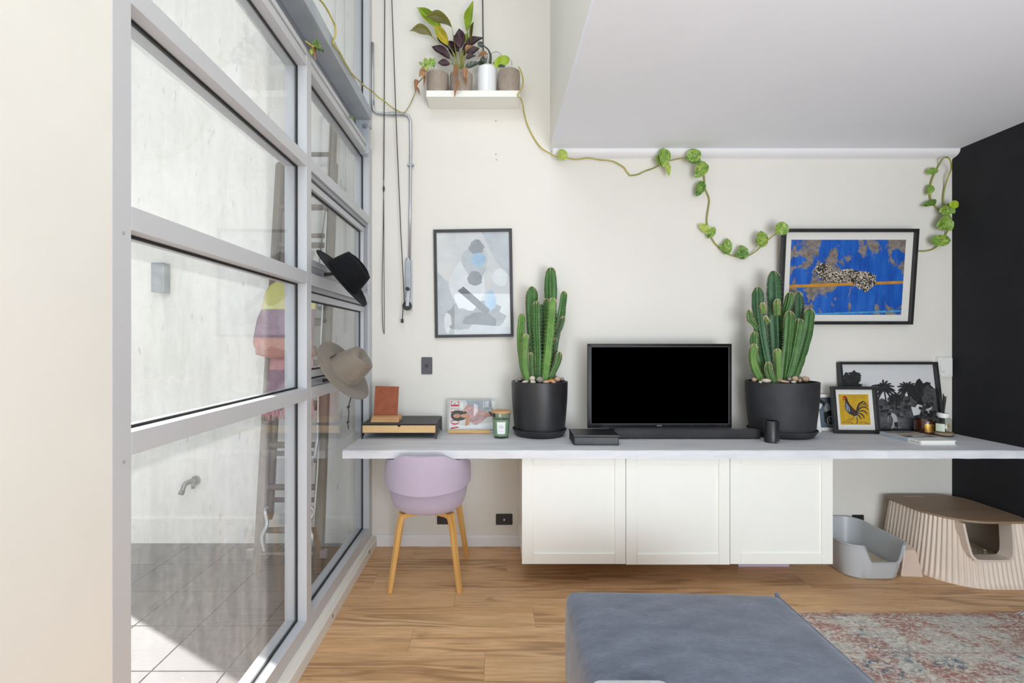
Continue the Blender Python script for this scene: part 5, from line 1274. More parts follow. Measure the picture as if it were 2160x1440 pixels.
# sprig hanging below the beam
c = P(664, 97, x=-0.85)
ts = thing('pothos_sprig', 'small green and yellow pothos sprig poking out below the window beam', 'plant', tuple(c))
for (bu, bv, tu, tv, w_, k) in ((664, 104, 668, 82, 14, 'pd'), (664, 103, 682, 107, 12, 'pd'), (667, 101, 676, 92, 11, 'ph'), (662, 104, 656, 112, 7, 'pl')):
    put_leaf(ts, k, P(bu, bv, x=-0.85), P(tu, tv, x=-0.84), w_ * 2.3 / F * 1.3, random.uniform(-.4, .4))
stem(ts, [P(664, 103, x=-0.85), P(655, 95, x=-0.86), P(643, 86, x=-0.88)], .004, .004, 'vine_yellow'); put_leaf(ts, 'dry', P(668, 105, x=-.845), P(664, 121, x=-.84), .02, 0.1)
put_leaf(ts, 'pd', P(744, 252, x=-0.85), P(736, 243, x=-0.845), .02, .1)

# pot 2: dark leaved prayer plant
t2_, x, zt = shelf_pot(973, 48, 146, 'second grey pot on the shelf with tall purple and green leaves', 'pot_stone')
for (tu, tv, bu, bv, w_, k, dy) in ((879, 13, 932, 62, 21, 'cg', .02), (896, 33, 953, 58, 12, 'co', -.04), (864, 62, 912, 78, 10, 'co', -.02), (916, 52, 946, 96, 19, 'cy', -.06), (997, 0, 986, 69, 17, 'cg', .01), (999, 44, 993, 94, 7, 'co', -.03),
                                    (968, 58, 973, 102, 23, 'cp', -.03), (921, 76, 950, 103, 17, 'cp', .0), (910, 94, 949, 124, 20, 'cp', -.02), (1018, 77, 981, 98, 17, 'cp', .0), (1011, 100, 985, 113, 17, 'cp', -.04), (1003, 116, 982, 124, 12, 'cp', -.05),
                                    (923, 131, 949, 135, 14, 'cp', -.05), (938, 86, 969, 108, 15, 'cp', .02), (986, 68, 980, 92, 13, 'cg', .03), (1009, 131, 981, 143, 12, 'dk', -.05), (957, 72, 968, 106, 12, 'cp', .03), (945, 92, 962, 122, 14, 'cp', .03), (990, 84, 978, 118, 13, 'cp', .02)):
    b_ = P(bu, bv, y=PY + dy); put_leaf(t2_, k, b_, P(tu, tv, y=PY + dy - .015), w_ * PY / F * 1.05, random.uniform(-.25, .25))
    stem(t2_, [Vector((x + random.uniform(-.03, .03), PY + random.uniform(-.03, .02), zt - .02)), P((bu + 968) / 2 + random.uniform(-3, 3), (bv + 138) / 2, y=PY + dy * .6), b_], .0028, .0018, 'twig')
for (bu, bv, tu, tv, w_) in ((961, 138, 958, 167, 9), (978, 145, 981, 170, 11), (980, 165, 983, 181, 4), (967, 172, 960, 193, 8), (960, 192, 959, 203, 5), (983, 110, 996, 95, 6)):
    put_leaf(t2_, 'dry', P(bu, bv, y=3.215), P(tu, tv, y=3.205), w_ * PY / F, .2)
stem(t2_, [P(963, 138, y=3.26), P(965, 150, y=3.215), P(968, 165, y=3.207), P(965, 180, y=3.205)], .0018, .0014, 'dry_leaf', 'dry_stem')

# pot 3: white pot with an orchid
t3_, x, zt = shelf_pot(1027, 42, 135, 'tall white pot on the shelf with thin dark leaves and roots', 'white_ceramic', taper=0.97)
put_leaf(t3_, 'dk', P(1021, 97, y=PY - .02), P(1007, 91, y=PY - .03), .036, .3)
stem(t3_, [P(1034, 134, y=PY), P(1035, 118, y=PY - .02), P(1030, 105, y=PY - .02), P(1021, 97, y=PY - .02)], .009, .004, 'leaf_dark', 'strap_leaf')
put_leaf(t3_, 'dk', P(1026, 132, y=PY - .03), P(1013, 122, y=PY - .05), .032, .2); put_leaf(t3_, 'dk', P(1040, 134, y=PY - .02), P(1056, 129, y=PY - .04), .026, .2); put_leaf(t3_, 'dk', P(1022, 132, y=PY - .02), P(1007, 134, y=PY - .04), .03, .1)
put_leaf(t3_, 'dry', P(1029, 115, y=PY - .03), P(1007, 119, y=PY - .03), .03, .2)
stem(t3_, [P(1030, 132, y=PY), P(1034, 116, y=PY), P(1046, 109, y=PY - .01), P(1056, 114, y=PY - .02), P(1057, 122, y=PY - .03)], .0016, .0012, 'leaf_dark', 'root')
for k in range(6):
    stem(t3_, [P(1026, 130, y=PY), P(1016 + 3 * k, 118 - 2 * (k % 3), y=PY - .02), P(1010 + 5 * k, 112 + 3 * (k % 2), y=PY - .03), P(1008 + 6 * k, 106 + 5 * (k % 3), y=PY - .02)], .0013, .001, 'graphite_metal', 'root')

# pot 4: pothos with the long vine along the cornice
t4_, x, zt = shelf_pot(1073.5, 47, 141, 'rightmost grey pot on the shelf with a pothos vine trailing along the cornice', 'pot_stone')
put_leaf(t4_, 'lime', P(1074, 122, y=PY - .03), P(1043, 138, y=PY - .05), .072, .15)
put_leaf(t4_, 'dk', P(1056, 136, y=PY - .02), P(1044, 128, y=PY - .03), .03, .2); put_leaf(t4_, 'dk', P(1066, 140, y=PY - .06), P(1050, 139, y=PY - .06), .02, .2)
stem(t4_, [P(1080, 138, y=PY), P(1079, 130, y=PY - .02), P(1074, 123, y=PY - .03)], .002, .0016)
YV = B - 0.014
vp = [(1094, 141, 3.26), (1099, 150, 3.25), (1103, 166, 3.26), (1103, 180, 3.28), (1098, 190, 3.228), (1092, 201, 3.220), (1099, 209, 3.226), (1103, 222, 3.30), (1106, 240, YV), (1112, 262, YV), (1120, 280, YV), (1130, 297, YV), (1142, 312, YV - .02), (1157, 322, YV - .05), (1168, 328, YV - .06), (1180, 331, YV - .06), (1200, 334, YV - .055), (1218, 336, YV - .05), (1240, 333, YV - .055), (1265, 337, YV - .05), (1292, 340, YV - .04),
      (1315, 352, YV - .01), (1322, 362, YV), (1329, 370, YV), (1345, 368, YV), (1360, 361, YV), (1380, 354, YV), (1393, 347, YV - .01), (1412, 339, YV - .05), (1435, 334, YV - .055), (1452, 333, YV - .06), (1470, 338, YV - .05), (1482, 358, YV - .02), (1486, 378, YV), (1487, 396, YV), (1496, 420, YV), (1493, 445, YV), (1491, 468, YV), (1497, 492, YV), (1508, 513, YV), (1530, 532, YV), (1553, 541, YV - .01), (1575, 540, YV - .02), (1592, 531, YV - .03), (1606, 519, YV - .05), (1620, 506, YV - .08), (1632, 496, YV - .095), (1644, 489, YV - .10), (1655, 484, YV - .085)]
stem(t4_, [P(u, v, y=y_) for u, v, y_ in vp[:24]], .0044, .0046, 'vine_yellow', 'vine', 4)
stem(t4_, [P(u, v, y=y_) for u, v, y_ in vp[23:]], .0046, .0046, 'twig', 'vine', 4)
stem(t4_, [P(1660, 500, y=B - .008), P(1790, 545, y=B - .008), P(1900, 535, y=B - .008), P(1937, 529, y=B - .012)], .004, .004, 'twig', 'vine')
v5 = [(1937, 529), (1952, 529), (1968, 525), (1978, 517), (1986, 505), (1996, 492), (2000, 478), (2002, 462), (2001, 452), (1996, 444), (1991, 432), (1990, 415), (1993, 395), (2000, 372), (2006, 357), (2006, 344), (2002, 334), (1996, 331), (1988, 335), (1981, 347), (1973, 362), (1966, 378), (1962, 395), (1962, 412), (1965, 424), (1975, 437), (1985, 446), (1994, 449)]
def yv(u): return YV - (0.03 if u > 1998 else 0.0)
def PV(u, v, y_): p = P(u, v, y=y_); p.x = min(p.x, XR - 0.012); return p
stem(t4_, [PV(u, v, yv(u) - (.05 if v < 345 else 0)) for u, v in v5], .0050, .0046, 'twig', 'vine', 4)
nd = MB()
for k in range(9, len(vp), 2): nd.ball(P(vp[k][0], vp[k][1], y=vp[k][2]), .0062, .0062, .0052, 6, 4)
for k in range(1, len(v5), 3): nd.ball(PV(v5[k][0], v5[k][1], yv(v5[k][0]) - (.05 if v5[k][1] < 345 else 0)), .0062, .0062, .0052, 6, 4)
part('node', nd, 'vine_yellow', t4_, smooth=True)
for (bu, bv, tu, tv, w_, k, dy) in ((1189, 333, 1182, 314, 18, 'pl', .07), (1399, 344, 1386, 327, 20, 'ph', .06), (1401, 321, 1401, 350, 23, 'ph', .07), (1404, 344, 1413, 370, 11, 'pl', .05), (1456, 332, 1479, 319, 25, 'ph', .08), (1454, 332, 1480, 342, 18, 'pd', .075),
                                    (1484, 349, 1469, 373, 24, 'ph', .06), (1480, 346, 1484, 358, 12, 'ph', .05), (1480, 389, 1470, 413, 18, 'pd', .03), (1493, 486, 1475, 473, 15, 'pl', .02), (1497, 496, 1508, 478, 14, 'ph', .02), (1498, 492, 1493, 503, 5, 'pd', .02),
                                    (1532, 529, 1536, 502, 20, 'ph', .02), (1523, 520, 1542, 527, 14, 'ph', .025), (1569, 540, 1563, 517, 20, 'pd', .03), (1556, 536, 1578, 533, 14, 'pd', .035), (1606, 514, 1607, 486, 25, 'ph', .06), (1600, 508, 1620, 499, 15, 'ph', .065), (1646, 489, 1654, 467, 26, 'ph', .115),
                                    (1959, 362, 1981, 359, 13, 'ph', .02), (1963, 394, 1958, 410, 14, 'ph', .02), (1969, 426, 1947, 433, 11, 'pd', .02), (2004, 439, 1984, 446, 20, 'ph', .05), (2002, 434, 2024, 428, 15, 'lime', .08), (2001, 440, 2015, 449, 13, 'ph', .06), (2001, 465, 1979, 478, 29, 'ph', .05), (1995, 468, 2008, 486, 18, 'ph', .055), (1973, 506, 2008, 509, 21, 'ph', .05)):
    y_ = YV - dy; b_, t_ = P(bu, bv, y=y_), P(tu, tv, y=y_ - .012)
    b_.x = min(b_.x, XR - 0.03); t_.x = min(t_.x, XR - 0.02)
    put_leaf(t4_, k, b_, t_, w_ * 3.35 / F * 1.12, random.uniform(-.25, .25))

# ================================================================== HATS ON THE WINDOW
def hat(name, label, centre, normal, spin, r_brim, crown_r, crown_h, mat_, dent, pinch, band_mat, brim_curl=0.02, bandh=0.0, top_r=0.82, ax=1.14):
    n = Vector(normal).normalized(); q = n.to_track_quat('Z', 'Y'); m = q.to_matrix().to_4x4() @ Matrix.Rotation(spin, 4, 'Z')
    t = thing(name, label, 'hat', centre); t.rotation_euler = m.to_euler()
    N = 56; ay = 1.0                     # oval, longer front to back
    def ring(r, z, extra=None): return [Vector((r * ax * math.cos(2 * math.pi * i / N), r * ay * math.sin(2 * math.pi * i / N), z + (extra(2 * math.pi * i / N) if extra else 0))) for i in range(N)]
    lift = lambda k: (lambda a: brim_curl * k * (math.sin(a) ** 2) - 0.006 * k * math.cos(a))
    b = MB(); prof = [(crown_r * .97, 0.004, 0), (crown_r * 1.04, 0.0, 0)] + [(crown_r * 1.04 + (r_brim - crown_r * 1.04) * k / 7, 0.0, (k / 7) ** 1.6) for k in range(1, 8)]
    rings = [ring(r, z, lift(k)) for r, z, k in prof]
    under = [ring(r, z - 0.0035, lift(k)) for r, z, k in prof[::-1]]
    b.loft(rings + under, False, False)
    part('brim', b, mat_, t, smooth=True, local=True)
    c = MB(); rings = []
    for k in range(9):
        s = k / 8; rr = crown_r * (1 - (1 - top_r) * s ** 1.5); rings.append(ring(rr, crown_h * s - 0.002))
    for k in range(1, 7):
        f = 1 - k / 6; rr = crown_r * top_r * (max(f, 0.02)); rg = []
        for i in range(N):
            a = 2 * math.pi * i / N; x_, y_ = rr * ax * math.cos(a), rr * ay * math.sin(a)
            rg.append(Vector((x_, y_, crown_h + 0.012 * math.sin(math.pi * min(1, (1 - f) * 1.3)) - dent * math.exp(-(y_ / (crown_r * 0.34)) ** 2) * min(1, (1 - f) * 2.2))))
        rings.append(rg)
    for rg in rings:                                # fedora pinch at the front
        for p in rg:
            hz = max(0, p.z / crown_h); fx = max(0, p.x / (crown_r * ax))
            p.y *= 1 - pinch * fx * hz; p.z -= 0.0
    c.loft(rings, False, True)
    part('crown', c, mat_, t, smooth=True, local=True)
    bd = MB(); bd.loft([ring(crown_r * 1.012, 0.002), ring(crown_r * 1.008, 0.002 + bandh), ring(crown_r * 0.99, 0.002 + bandh)], False, False)
    part('hat_band', bd, band_mat, t, smooth=True, local=True)
    return t
t = hat('felt_hat', 'black felt hat hung on the upper rail of the window', P(722, 586, y=2.47), (0.80, -0.04, 0.60), R(100), 0.158, 0.092, 0.112, 'hat_black', 0.040, 0.22, 'hat_black', 0.014, 0.022, 0.80)
t = hat('felt_hat', 'taupe felt fedora with a black cord hung on the lower window rail', P(725, 783, y=2.45), (0.82, -0.13, 0.56), R(172), 0.174, 0.093, 0.128, 'hat_grey', 0.020, 0.14, 'hat_grey', 0.012, 0.014, 0.74, 1.04)
part('cord_loop', MB().tube([Vector((0.078, -0.068, 0.008)), Vector((0.077, -0.066, 0.045))], 0.003, 6), 'black_cord', t, local=True)
ck = [P(742, 832, y=2.44), P(738, 846, y=2.44), P(735, 858, y=2.44), P(736, 872, y=2.44), P(734, 890, y=2.44), P(735, 905, y=2.44)]
mi = t.matrix_basis.inverted() if False else (Matrix.Translation(t.location) @ t.rotation_euler.to_matrix().to_4x4()).inverted()
m = MB().tube(curve([mi @ p for p in ck], 4), 0.0028, 6)
for p in (ck[2], ck[4]): m.ball(mi @ p, .006, .006, .009, 8, 6)
part('chin_cord', m, 'black_cord', t, smooth=True, local=True)
for z_, (hu, hv, hy) in ((1.766, (722, 586, 2.47)), (1.227, (725, 783, 2.45))):
    c = P(hu, hv, y=hy)
    o = part('hat_peg', MB().tube([(XF - 0.006, c.y, z_ + 0.012), (XF + 0.05, c.y, z_ + 0.018), (c.x - 0.005, c.y, z_ + 0.03)], [0.010, 0.008, 0.007], 8), 'black_plastic', None, smooth='auto')
    tag(o, 'short black peg holding the ' + ('black' if z_ > 1.5 else 'taupe') + ' hat on the window rail', 'peg')

# ================================================================== FREE-STANDING THINGS
# lilac tub chair
cx, cy = -0.402, 2.905
t = thing('tub_chair', 'lilac upholstered tub chair with light wooden legs, tucked under the worktop', 'chair', (cx, cy, 0))
def arc_pts(rx, ry, a0, a1, n): return [(cx + rx * math.sin(a), cy - ry * math.cos(a)) for a in [a0 + (a1 - a0) * k / n for k in range(n + 1)]]
# backrest band wrapping the back and sides
mb = MB(); n = 40; A = R(128); secs = []
for k in range(n + 1):
    a = -A + 2 * A * k / n; s = abs(a) / A
    fall = s ** 2.2
    zt_, zb_ = 0.810 - 0.14 * max(0, s - 0.45) ** 1.3 * 1.6, 0.584 + 0.048 * s ** 1.6
    q_ = min(1, max(0, (abs(a) - R(24)) / R(27))); zt_ -= 0.042 * q_ * q_ * (3 - 2 * q_); zt_ = max(zt_, zb_ + 0.05)
    sec = []
    for (f, o_) in ((0.0, 0.004), (0.02, 0.016), (0.25, 0.016), (0.5, 0.015), (0.8, 0.013), (0.98, 0.006), (1.0, -0.008), (0.97, -0.026), (0.5, -0.028), (0.05, -0.024)):
        z_ = zb_ + (zt_ - zb_) * f; flare = 0.024 * (z_ - 0.58) / 0.22
        rx, ry = 0.238 + o_ + flare * 0.2, 0.252 + o_ + flare * 0.6
        sec.append((cx + rx * math.sin(a), cy - ry * math.cos(a), z_))
    secs.append(sec)
mb.loft(secs)
bk = part('backrest', mb, 'chair_fabric', t, smooth='auto')
seam = [Vector((cx + 0.250 * math.sin(a), cy - 0.262 * math.cos(a), 0.584 + 0.048 * (abs(a) / A) ** 1.6 + 0.016)) for a in [-A * .95 + 1.9 * A * k / 40 for k in range(41)]]
part('seam', MB().tube(seam, 0.0022, 5), 'chair_fabric', bk, smooth=True)
# bucket seat shell
mb = MB(); N = 44; prof = [(0.0, 0.437), (0.55, 0.438), (0.74, 0.446), (0.86, 0.466), (0.935, 0.50), (0.975, 0.545), (1.0, 0.60), (0.985, 0.612), (0.93, 0.602), (0.88, 0.56), (0.80, 0.51), (0.6, 0.498), (0.0, 0.50)]
rings = []
for f, z_ in prof:
    rg = []
    for i in range(N):
        a = 2 * math.pi * i / N; x_, y_ = 0.234 * math.sin(a), -0.205 * math.cos(a)
        back = max(0.0, (math.cos(a) + 1) / 2); lipz = z_ if z_ < 0.5 else 0.5 + (z_ - 0.5) * (0.25 + 0.75 * min(1, back * 1.35))
        rg.append((cx + x_ * f, cy + y_ * f, lipz))
    rings.append(rg)
mb.loft(rings, True, True)
part('seat', mb, 'chair_fabric', t, smooth=True)
part('seat_cushion', MB().lathe([(0.0, 0.495), (0.78, 0.497), (0.83, 0.51), (0.80, 0.532), (0.6, 0.54), (0.0, 0.542)], (cx, cy, 0), 36, 0.222, 0.23), 'chair_fabric', t, smooth=True)
part('leg_frame', MB().bar((cx - 0.15, cy - 0.10, 0.428), (cx + 0.15, cy + 0.17, 0.428), 0.05, 0.02, up=(0, 0, 1)).bar((cx + 0.15, cy - 0.10, 0.428), (cx - 0.15, cy + 0.17, 0.428), 0.05, 0.02, up=(0, 0, 1)), 'chair_leg', t, bevel=0.003)
f1, f2 = P(821.5, 1250, z=0.0), P(970, 1250, z=0.0); f3 = P(985, 1174, z=0.0); f4 = P(836, 1172, z=0.0)
def bent_leg(foot, top, inner):
    foot, top, inner = Vector(foot), Vector(top), Vector(inner); d = Vector((foot.x - cx, foot.y - cy, 0)).normalized(); sd_ = Vector((-d.y, d.x, 0))
    path = [inner, inner.lerp(top, 0.7), top, top + (foot - top) * 0.06 + Vector((0, 0, -0.0)), foot.lerp(top, 0.5), foot]
    path = curve([inner, inner.lerp(top, 0.75), top.lerp(foot, 0.08), top.lerp(foot, 0.5), foot], 5)
    rings = []; L_ = len(path)
    for k, p in enumerate(path):
        tdir = (path[min(k + 1, L_ - 1)] - path[max(k - 1, 0)]).normalized(); nrm = sd_.cross(tdir).normalized()
        wdt = 0.021 - 0.008 * max(0, (k - 8)) / (L_ - 8) ; th = 0.013 - 0.002 * k / L_
        rings.append([p + sd_ * wdt + nrm * th, p - sd_ * wdt + nrm * th, p - sd_ * wdt - nrm * th, p + sd_ * wdt - nrm * th])
    for v in rings[-1]: v.z = 0.0
    return MB().loft(rings)
for ft in (f1, f2, f3, f4):
    d = Vector((ft.x - cx, ft.y - cy, 0)); top = Vector((cx + d.x * 0.72, cy + d.y * 0.70, 0.427)); inner = Vector((cx + d.x * 0.25, cy + d.y * 0.25, 0.424))
    part('leg', bent_leg((ft.x, ft.y, 0.0), top, inner), 'chair_leg', t, bevel=0.003)

# grey litter tray
x0, x1, y0, y1 = 2.105, 2.505, 2.885, 3.385
t = thing('litter_tray', 'open grey plastic litter tray with a dipped front on the floor', 'litter tray', ((x0 + x1) / 2, (y0 + y1) / 2, 0))
N = 120
def outl(ins, r): return resample(rrect(x0 + ins, x1 - ins, y0 + ins, y1 - ins, r, 10), N)
def rimz(a, b):
    if b > y0 + 0.16: f = 0.0
    else:
        d = abs(a - 2.330); f = 1 - min(1, max(0, (d - 0.075) / 0.055)); f = f * f * (3 - 2 * f)
        f *= 1 - min(1, max(0, (b - y0 - 0.05) / 0.10))
    return 0.218 - 0.100 * f
rim = outl(0.0, 0.10); rings = []
for s, ins, r in ((0.0, 0.045, 0.085), (0.04, 0.036, 0.088), (0.3, 0.026, 0.09), (0.7, 0.014, 0.095), (0.96, 0.008, 0.098)):
    o_ = outl(ins, r); rings.append([(a, b, rimz(*rim[k]) * s) for k, (a, b) in enumerate(o_)])
rings.append([(a, b, rimz(a, b) * 0.985) for a, b in outl(-0.006, 0.102)]); rings.append([(a, b, rimz(a, b)) for a, b in outl(-0.004, 0.10)])
rings.append([(a, b, rimz(*rim[k])) for k, (a, b) in enumerate(outl(0.010, 0.094))])
for s, ins, r in ((0.9, 0.014, 0.092), (0.5, 0.024, 0.088), (0.12, 0.036, 0.084), (0.035, 0.046, 0.08)):
    o_ = outl(ins, r); rings.append([(a, b, max(0.006, rimz(*rim[k]) * s)) for k, (a, b) in enumerate(o_)])
part('tray', MB().loft(rings), 'litter_grey', t, smooth='auto')
sand = [resample(rrect(x0 + 0.05, x1 - 0.05, y0 + 0.05, y1 - 0.05, 0.08, 8), 40)]
cxx, cyy = (x0 + x1) / 2, (y0 + y1) / 2
mb = MB(); rgs = []
for f in (1.0, 0.8, 0.55, 0.3, 0.02):
    rgs.append([(cxx + (a - cxx) * f, cyy + (b - cyy) * f, 0.055 + random.uniform(-0.006, 0.010)) for a, b in sand[0]])
o = part('litter', MB().loft(rgs, False, True), 'sand', t, smooth=True); o['kind'] = 'stuff'

# scoop holder
fz = P(1925, 1217, z=0.0)
xa, xb = P(1905, 1190, y=2.97).x, P(1948, 1217, z=0).x
t = thing('scoop_holder', 'small beige wedge shaped scoop holder between the two litter boxes', 'scoop holder', ((xa + xb) / 2, 3.02, 0))
lo = [(xa - 0.025, 2.955), (xb - 0.002, 2.945), (xb + 0.005, 3.075), (xa + 0.0, 3.085)]; hi = [(xa + 0.022, 2.985), (xb - 0.014, 2.985), (xb - 0.012, 3.06), (xa + 0.02, 3.065)]
part('holder', MB().loft([[(a, b, 0.0) for a, b in lo], [(a, b, 0.150 + (0.022 if k in (2, 3) else 0)) for k, (a, b) in enumerate(hi)]]), 'scoop_beige', t, bevel=0.005)
part('scoop_handle', MB().box((xa + xb) / 2 - 0.008, (xa + xb) / 2 + 0.012, 3.03, 3.045, 0.12, 0.158), 'scoop_beige', t, bevel=0.004)

# ribbed litter cabinet
x0, x1, y0, y1 = 2.625, 3.200, 2.800, 3.375; ZL = 0.366
t = thing('litter_house', 'beige ribbed litter house with a wood coloured lid and front opening', 'litter house', ((x0 + x1) / 2, (y0 + y1) / 2, 0))
N = 740; NR = 74
base_ = resample(rrect(x0, x1, y0, y1, (0.15, 0.11, 0.27, 0.11), 14), N); nrm_ = []
for k in range(N):
    (am, bm), (ap, bp) = base_[k - 6], base_[(k + 6) % N]; nrm_.append(Vector((bp - bm, -(ap - am))).normalized())
def lh(ins, rib):
    out = []
    for k, (a, b) in enumerate(base_):
        f = rib * (0.5 + 0.5 * math.cos(2 * math.pi * k * NR / N)) - ins * (1.0 if nrm_[k].x < 0.3 else 0.3)
        out.append((a + nrm_[k].x * f, b + nrm_[k].y * f))
    return out
OX0, OX1, OZ = 2.768, 3.045, 0.150
lev = [0.0, 0.012, 0.03, 0.09, OZ, 0.160, 0.172, 0.21, 0.27, 0.32, ZL]
rings = [lh(0.004 + 0.055 * (z_ / ZL) ** 0.9 if z_ > 0.02 else 0.0, 0.0075 if 0.02 < z_ else 0.002) for z_ in lev]
mb = MB(); mb.v = [Vector((a, b, lev[k])) for k in range(len(lev)) for a, b in rings[k]]
def hole(k, i):
    a, b = rings[k][i]; z_ = lev[k]; q_ = 0.06 if z_ < 0.158 else 0.03 if z_ < 0.171 else 0.016 if z_ < 0.2 else 0.006 if z_ < 0.26 else 0.0
    return z_ >= OZ - 1e-6 and OX0 + q_ < a < OX1 - q_ and b < y0 + 0.12
for k in range(len(lev) - 1):
    for i in range(N):
        j = (i + 1) % N
        if hole(k, i) and hole(k, j): continue
        mb.f.append((k * N + i, k * N + j, (k + 1) * N + j, (k + 1) * N + i)); mb.m.append(0)
part('ribbed_body', mb, 'litter_beige', t, smooth='auto')
ins_ = resample(rrect(x0 + 0.075, x1 - 0.05, y0 + 0.085, y1 - 0.06, (0.12, 0.09, 0.2, 0.09), 10), 60)
li = MB(); li.v = [Vector((a, b, z_)) for z_ in (0.01, 0.2, ZL - 0.004) for a, b in ins_]
for k in range(2):
    for i in range(60):
        j = (i + 1) % 60
        a, b = ins_[i]
        if OX0 - 0.03 < a < OX1 + 0.03 and b < y0 + 0.15: continue
        li.f.append((k * 60 + j, k * 60 + i, (k + 1) * 60 + i, (k + 1) * 60 + j)); li.m.append(0)
li.f.append(tuple(range(60))); li.m.append(0)
part('inner_bin', li, 'litter_inside', t, smooth='auto')
yy = y0 + 0.028
rimp = [(OX0 - 0.010, ZL - 0.003), (OX0 - 0.004, 0.30), (OX0 + 0.010, OZ + 0.05), (OX0 + 0.028, OZ + 0.018), (OX0 + 0.06, OZ + 0.004), (OX1 - 0.06, OZ + 0.004), (OX1 - 0.028, OZ + 0.018), (OX1 - 0.010, OZ + 0.05), (OX1 + 0.002, 0.30), (OX1 + 0.006, ZL - 0.003)]
path = curve([(a, 0, b) for a, b in rimp], 4); rr_ = []
for k, p in enumerate(path):
    d = (path[min(k + 1, len(path) - 1)] - path[max(k - 1, 0)]).normalized(); nn = Vector((d.z, 0, -d.x))
    yf = y0 + 0.004 + 0.055 * (p.z / ZL) ** 0.9 - 0.0085
    rr_.append([Vector((p.x, yf, p.z)) - nn * 0.010, Vector((p.x, yf, p.z)) + nn * 0.004, Vector((p.x, yf + 0.075, p.z)) + nn * 0.004, Vector((p.x, yf + 0.075, p.z)) - nn * 0.010])
part('opening_rim', MB().loft(rr_), 'litter_beige', t, smooth='auto')
gr = MB()
for k in range(50): gr.ball((random.uniform(OX0 + 0.0, OX1), random.uniform(y0 + 0.13, y0 + 0.40), 0.125 + random.uniform(0, .035)), 0.009, 0.008, 0.006, 5, 4)
gr.box(x0 + 0.11, x1 - 0.09, y0 + 0.13, y1 - 0.1, 0.02, 0.125)
o = part('litter', gr, 'sand', t); o['kind'] = 'stuff'
lid = resample(rrect(x0 + 0.046, x1 - 0.012, y0 + 0.046, y1 - 0.010, (0.14, 0.10, 0.25, 0.10), 16), 140); cxx, cyy = (x0 + x1) / 2, (y0 + y1) / 2
def sc_(f): return [(cxx + (a - cxx) * f, cyy + (b - cyy) * f) for a, b in lid]
part('lid', MB().loft([[(a, b, ZL - 0.002) for a, b in sc_(1.0)], [(a, b, ZL + 0.006) for a, b in sc_(1.0)], [(a, b, ZL + 0.010) for a, b in sc_(0.988)], [(a, b, ZL + 0.014) for a, b in sc_(0.6)]]), 'litter_lid', t, smooth='auto')
part('handle_slot', MB().prism(rrect(2.80, 2.93, 3.30, 3.318, 0.008, 4), ZL + 0.0105, ZL + 0.0125), 'litter_inside', t)

# rug with fringe
rug = part('rug', MB().prism([(1.215, 0.6), (2.74, 0.6), (2.745, 1.6), (2.74, 2.545), (2.2, 2.542), (1.7, 2.548), (1.215, 2.545)], 0.0005, 0.012), 'rug', None, bevel=0.003)
rt = thing('woven_rug', 'faded rust, cream and blue patterned woven rug on the wooden floor', 'rug', (2.0, 1.6, 0)); rug.parent = rt; rug.location = Vector((0, 0, 0)) - Vector((2.0, 1.6, 0)); rug.name = 'rug_field'
fr = MB()
for k in range(150):
    yy = 0.62 + 1.92 * k / 149
    fr.tube([(2.742, yy, 0.008), (2.765, yy + random.uniform(-.006, .006), 0.010 + random.uniform(0, .008)), (2.80 + random.uniform(-.01, .015), yy + random.uniform(-.016, .016), 0.004)], [0.004, 0.0035, 0.002], 5)
o = part('fringe', fr, 'throw_knit', rt); o['kind'] = 'stuff'

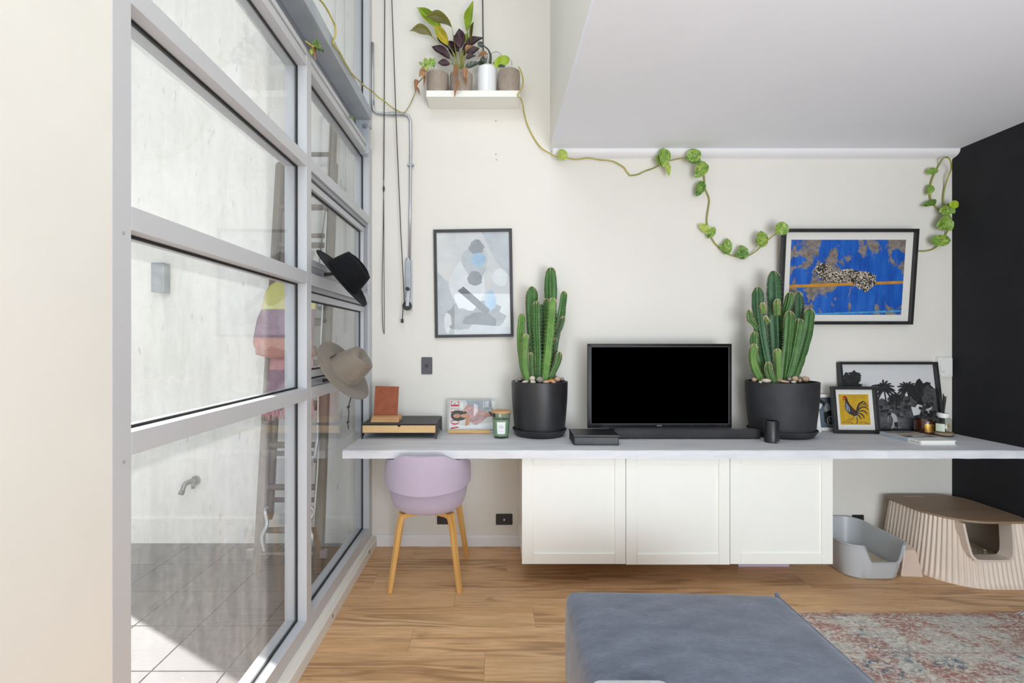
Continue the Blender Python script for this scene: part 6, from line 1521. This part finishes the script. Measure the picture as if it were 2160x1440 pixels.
# ottoman
def cushion(x0, x1, y0, y1, z0, z1, r, bx, bz, nn=26):
    hx, hy, hz = (x1 - x0) / 2, (y1 - y0) / 2, (z1 - z0) / 2; c = Vector(((x0 + x1) / 2, (y0 + y1) / 2, (z0 + z1) / 2)); mb = MB()
    for axis in range(3):
        for sg in (-1, 1):
            vs = []
            for i in range(nn + 1):
                for j in range(nn + 1):
                    a, b = -1 + 2 * i / nn, -1 + 2 * j / nn; a, b = math.sin(a * math.pi / 2) * .35 + a * .65, math.sin(b * math.pi / 2) * .35 + b * .65
                    p = [0, 0, 0]; p[axis] = sg; p[(axis + 1) % 3] = a; p[(axis + 2) % 3] = b
                    q_ = Vector((p[0] * hx, p[1] * hy, p[2] * hz)); k_ = Vector((max(-hx + r, min(hx - r, q_.x)), max(-hy + r, min(hy - r, q_.y)), max(-hz + r, min(hz - r, q_.z))))
                    d = q_ - k_; q_ = k_ + d.normalized() * r if d.length > 1e-6 else q_
                    u, v, w_ = q_.x / hx, q_.y / hy, q_.z / hz
                    q_.x += math.copysign(bx * (1 - v * v) * (1 - w_ * w_) * abs(u) ** 3, u) if u else 0
                    q_.y += math.copysign(bx * (1 - u * u) * (1 - w_ * w_) * abs(v) ** 3, v) if v else 0
                    if w_ > 0: q_.z += bz * (1 - u * u) * (1 - v * v) * w_
                    vs.append(c + q_)
            fs = []
            for i in range(nn):
                for j in range(nn):
                    q4 = (i * (nn + 1) + j, (i + 1) * (nn + 1) + j, (i + 1) * (nn + 1) + j + 1, i * (nn + 1) + j + 1); fs.append(q4 if sg > 0 else q4[::-1])
            mb.add(vs, fs)
    return mb
OT = 0.425
t = thing('ottoman', 'large square blue-grey velvet ottoman in the foreground', 'ottoman', (0.715, 1.52, 0))
cu_ = cushion(0.285, 1.145, 1.08, 1.985, 0.045, OT, 0.040, 0.032, 0.022)
for v in cu_.v: v.y -= 0.035 * (v.x - 0.285) / 0.86 * max(0, (v.y - 1.08) / 0.905)
part('cushion', cu_, 'ottoman_velvet', t, smooth=True)
pts = [(1.128, 1.10 + 0.84 * k / 20, OT - 0.006) for k in range(21)]
part('piping', MB().tube(pts, 0.005, 6).ball((1.132, 1.942, OT - 0.006), .011, .011, .010, 8, 6), 'ottoman_velvet', t, smooth=True)
for (fx, fy) in ((0.36, 1.15), (1.07, 1.15), (0.36, 1.90), (1.07, 1.90)):
    part('foot', MB().lathe([(0.022, 0.0), (0.028, 0.05), (0.0, 0.05)], (fx, fy, 0), 14), 'black_plastic', t, smooth='auto')
# knitted throw at the near side of the ottoman
t = thing('folded_throw', 'edge of a pale grey knitted throw lying on the ottoman', 'throw', (0.39, 1.35, OT))
zz = OT + 0.017
part('throw_layer', MB().prism(rrect(0.275, 0.50, 1.14, 1.405, 0.03, 6), zz, zz + 0.014), 'throw_knit', t, bevel=0.006, seg=3)
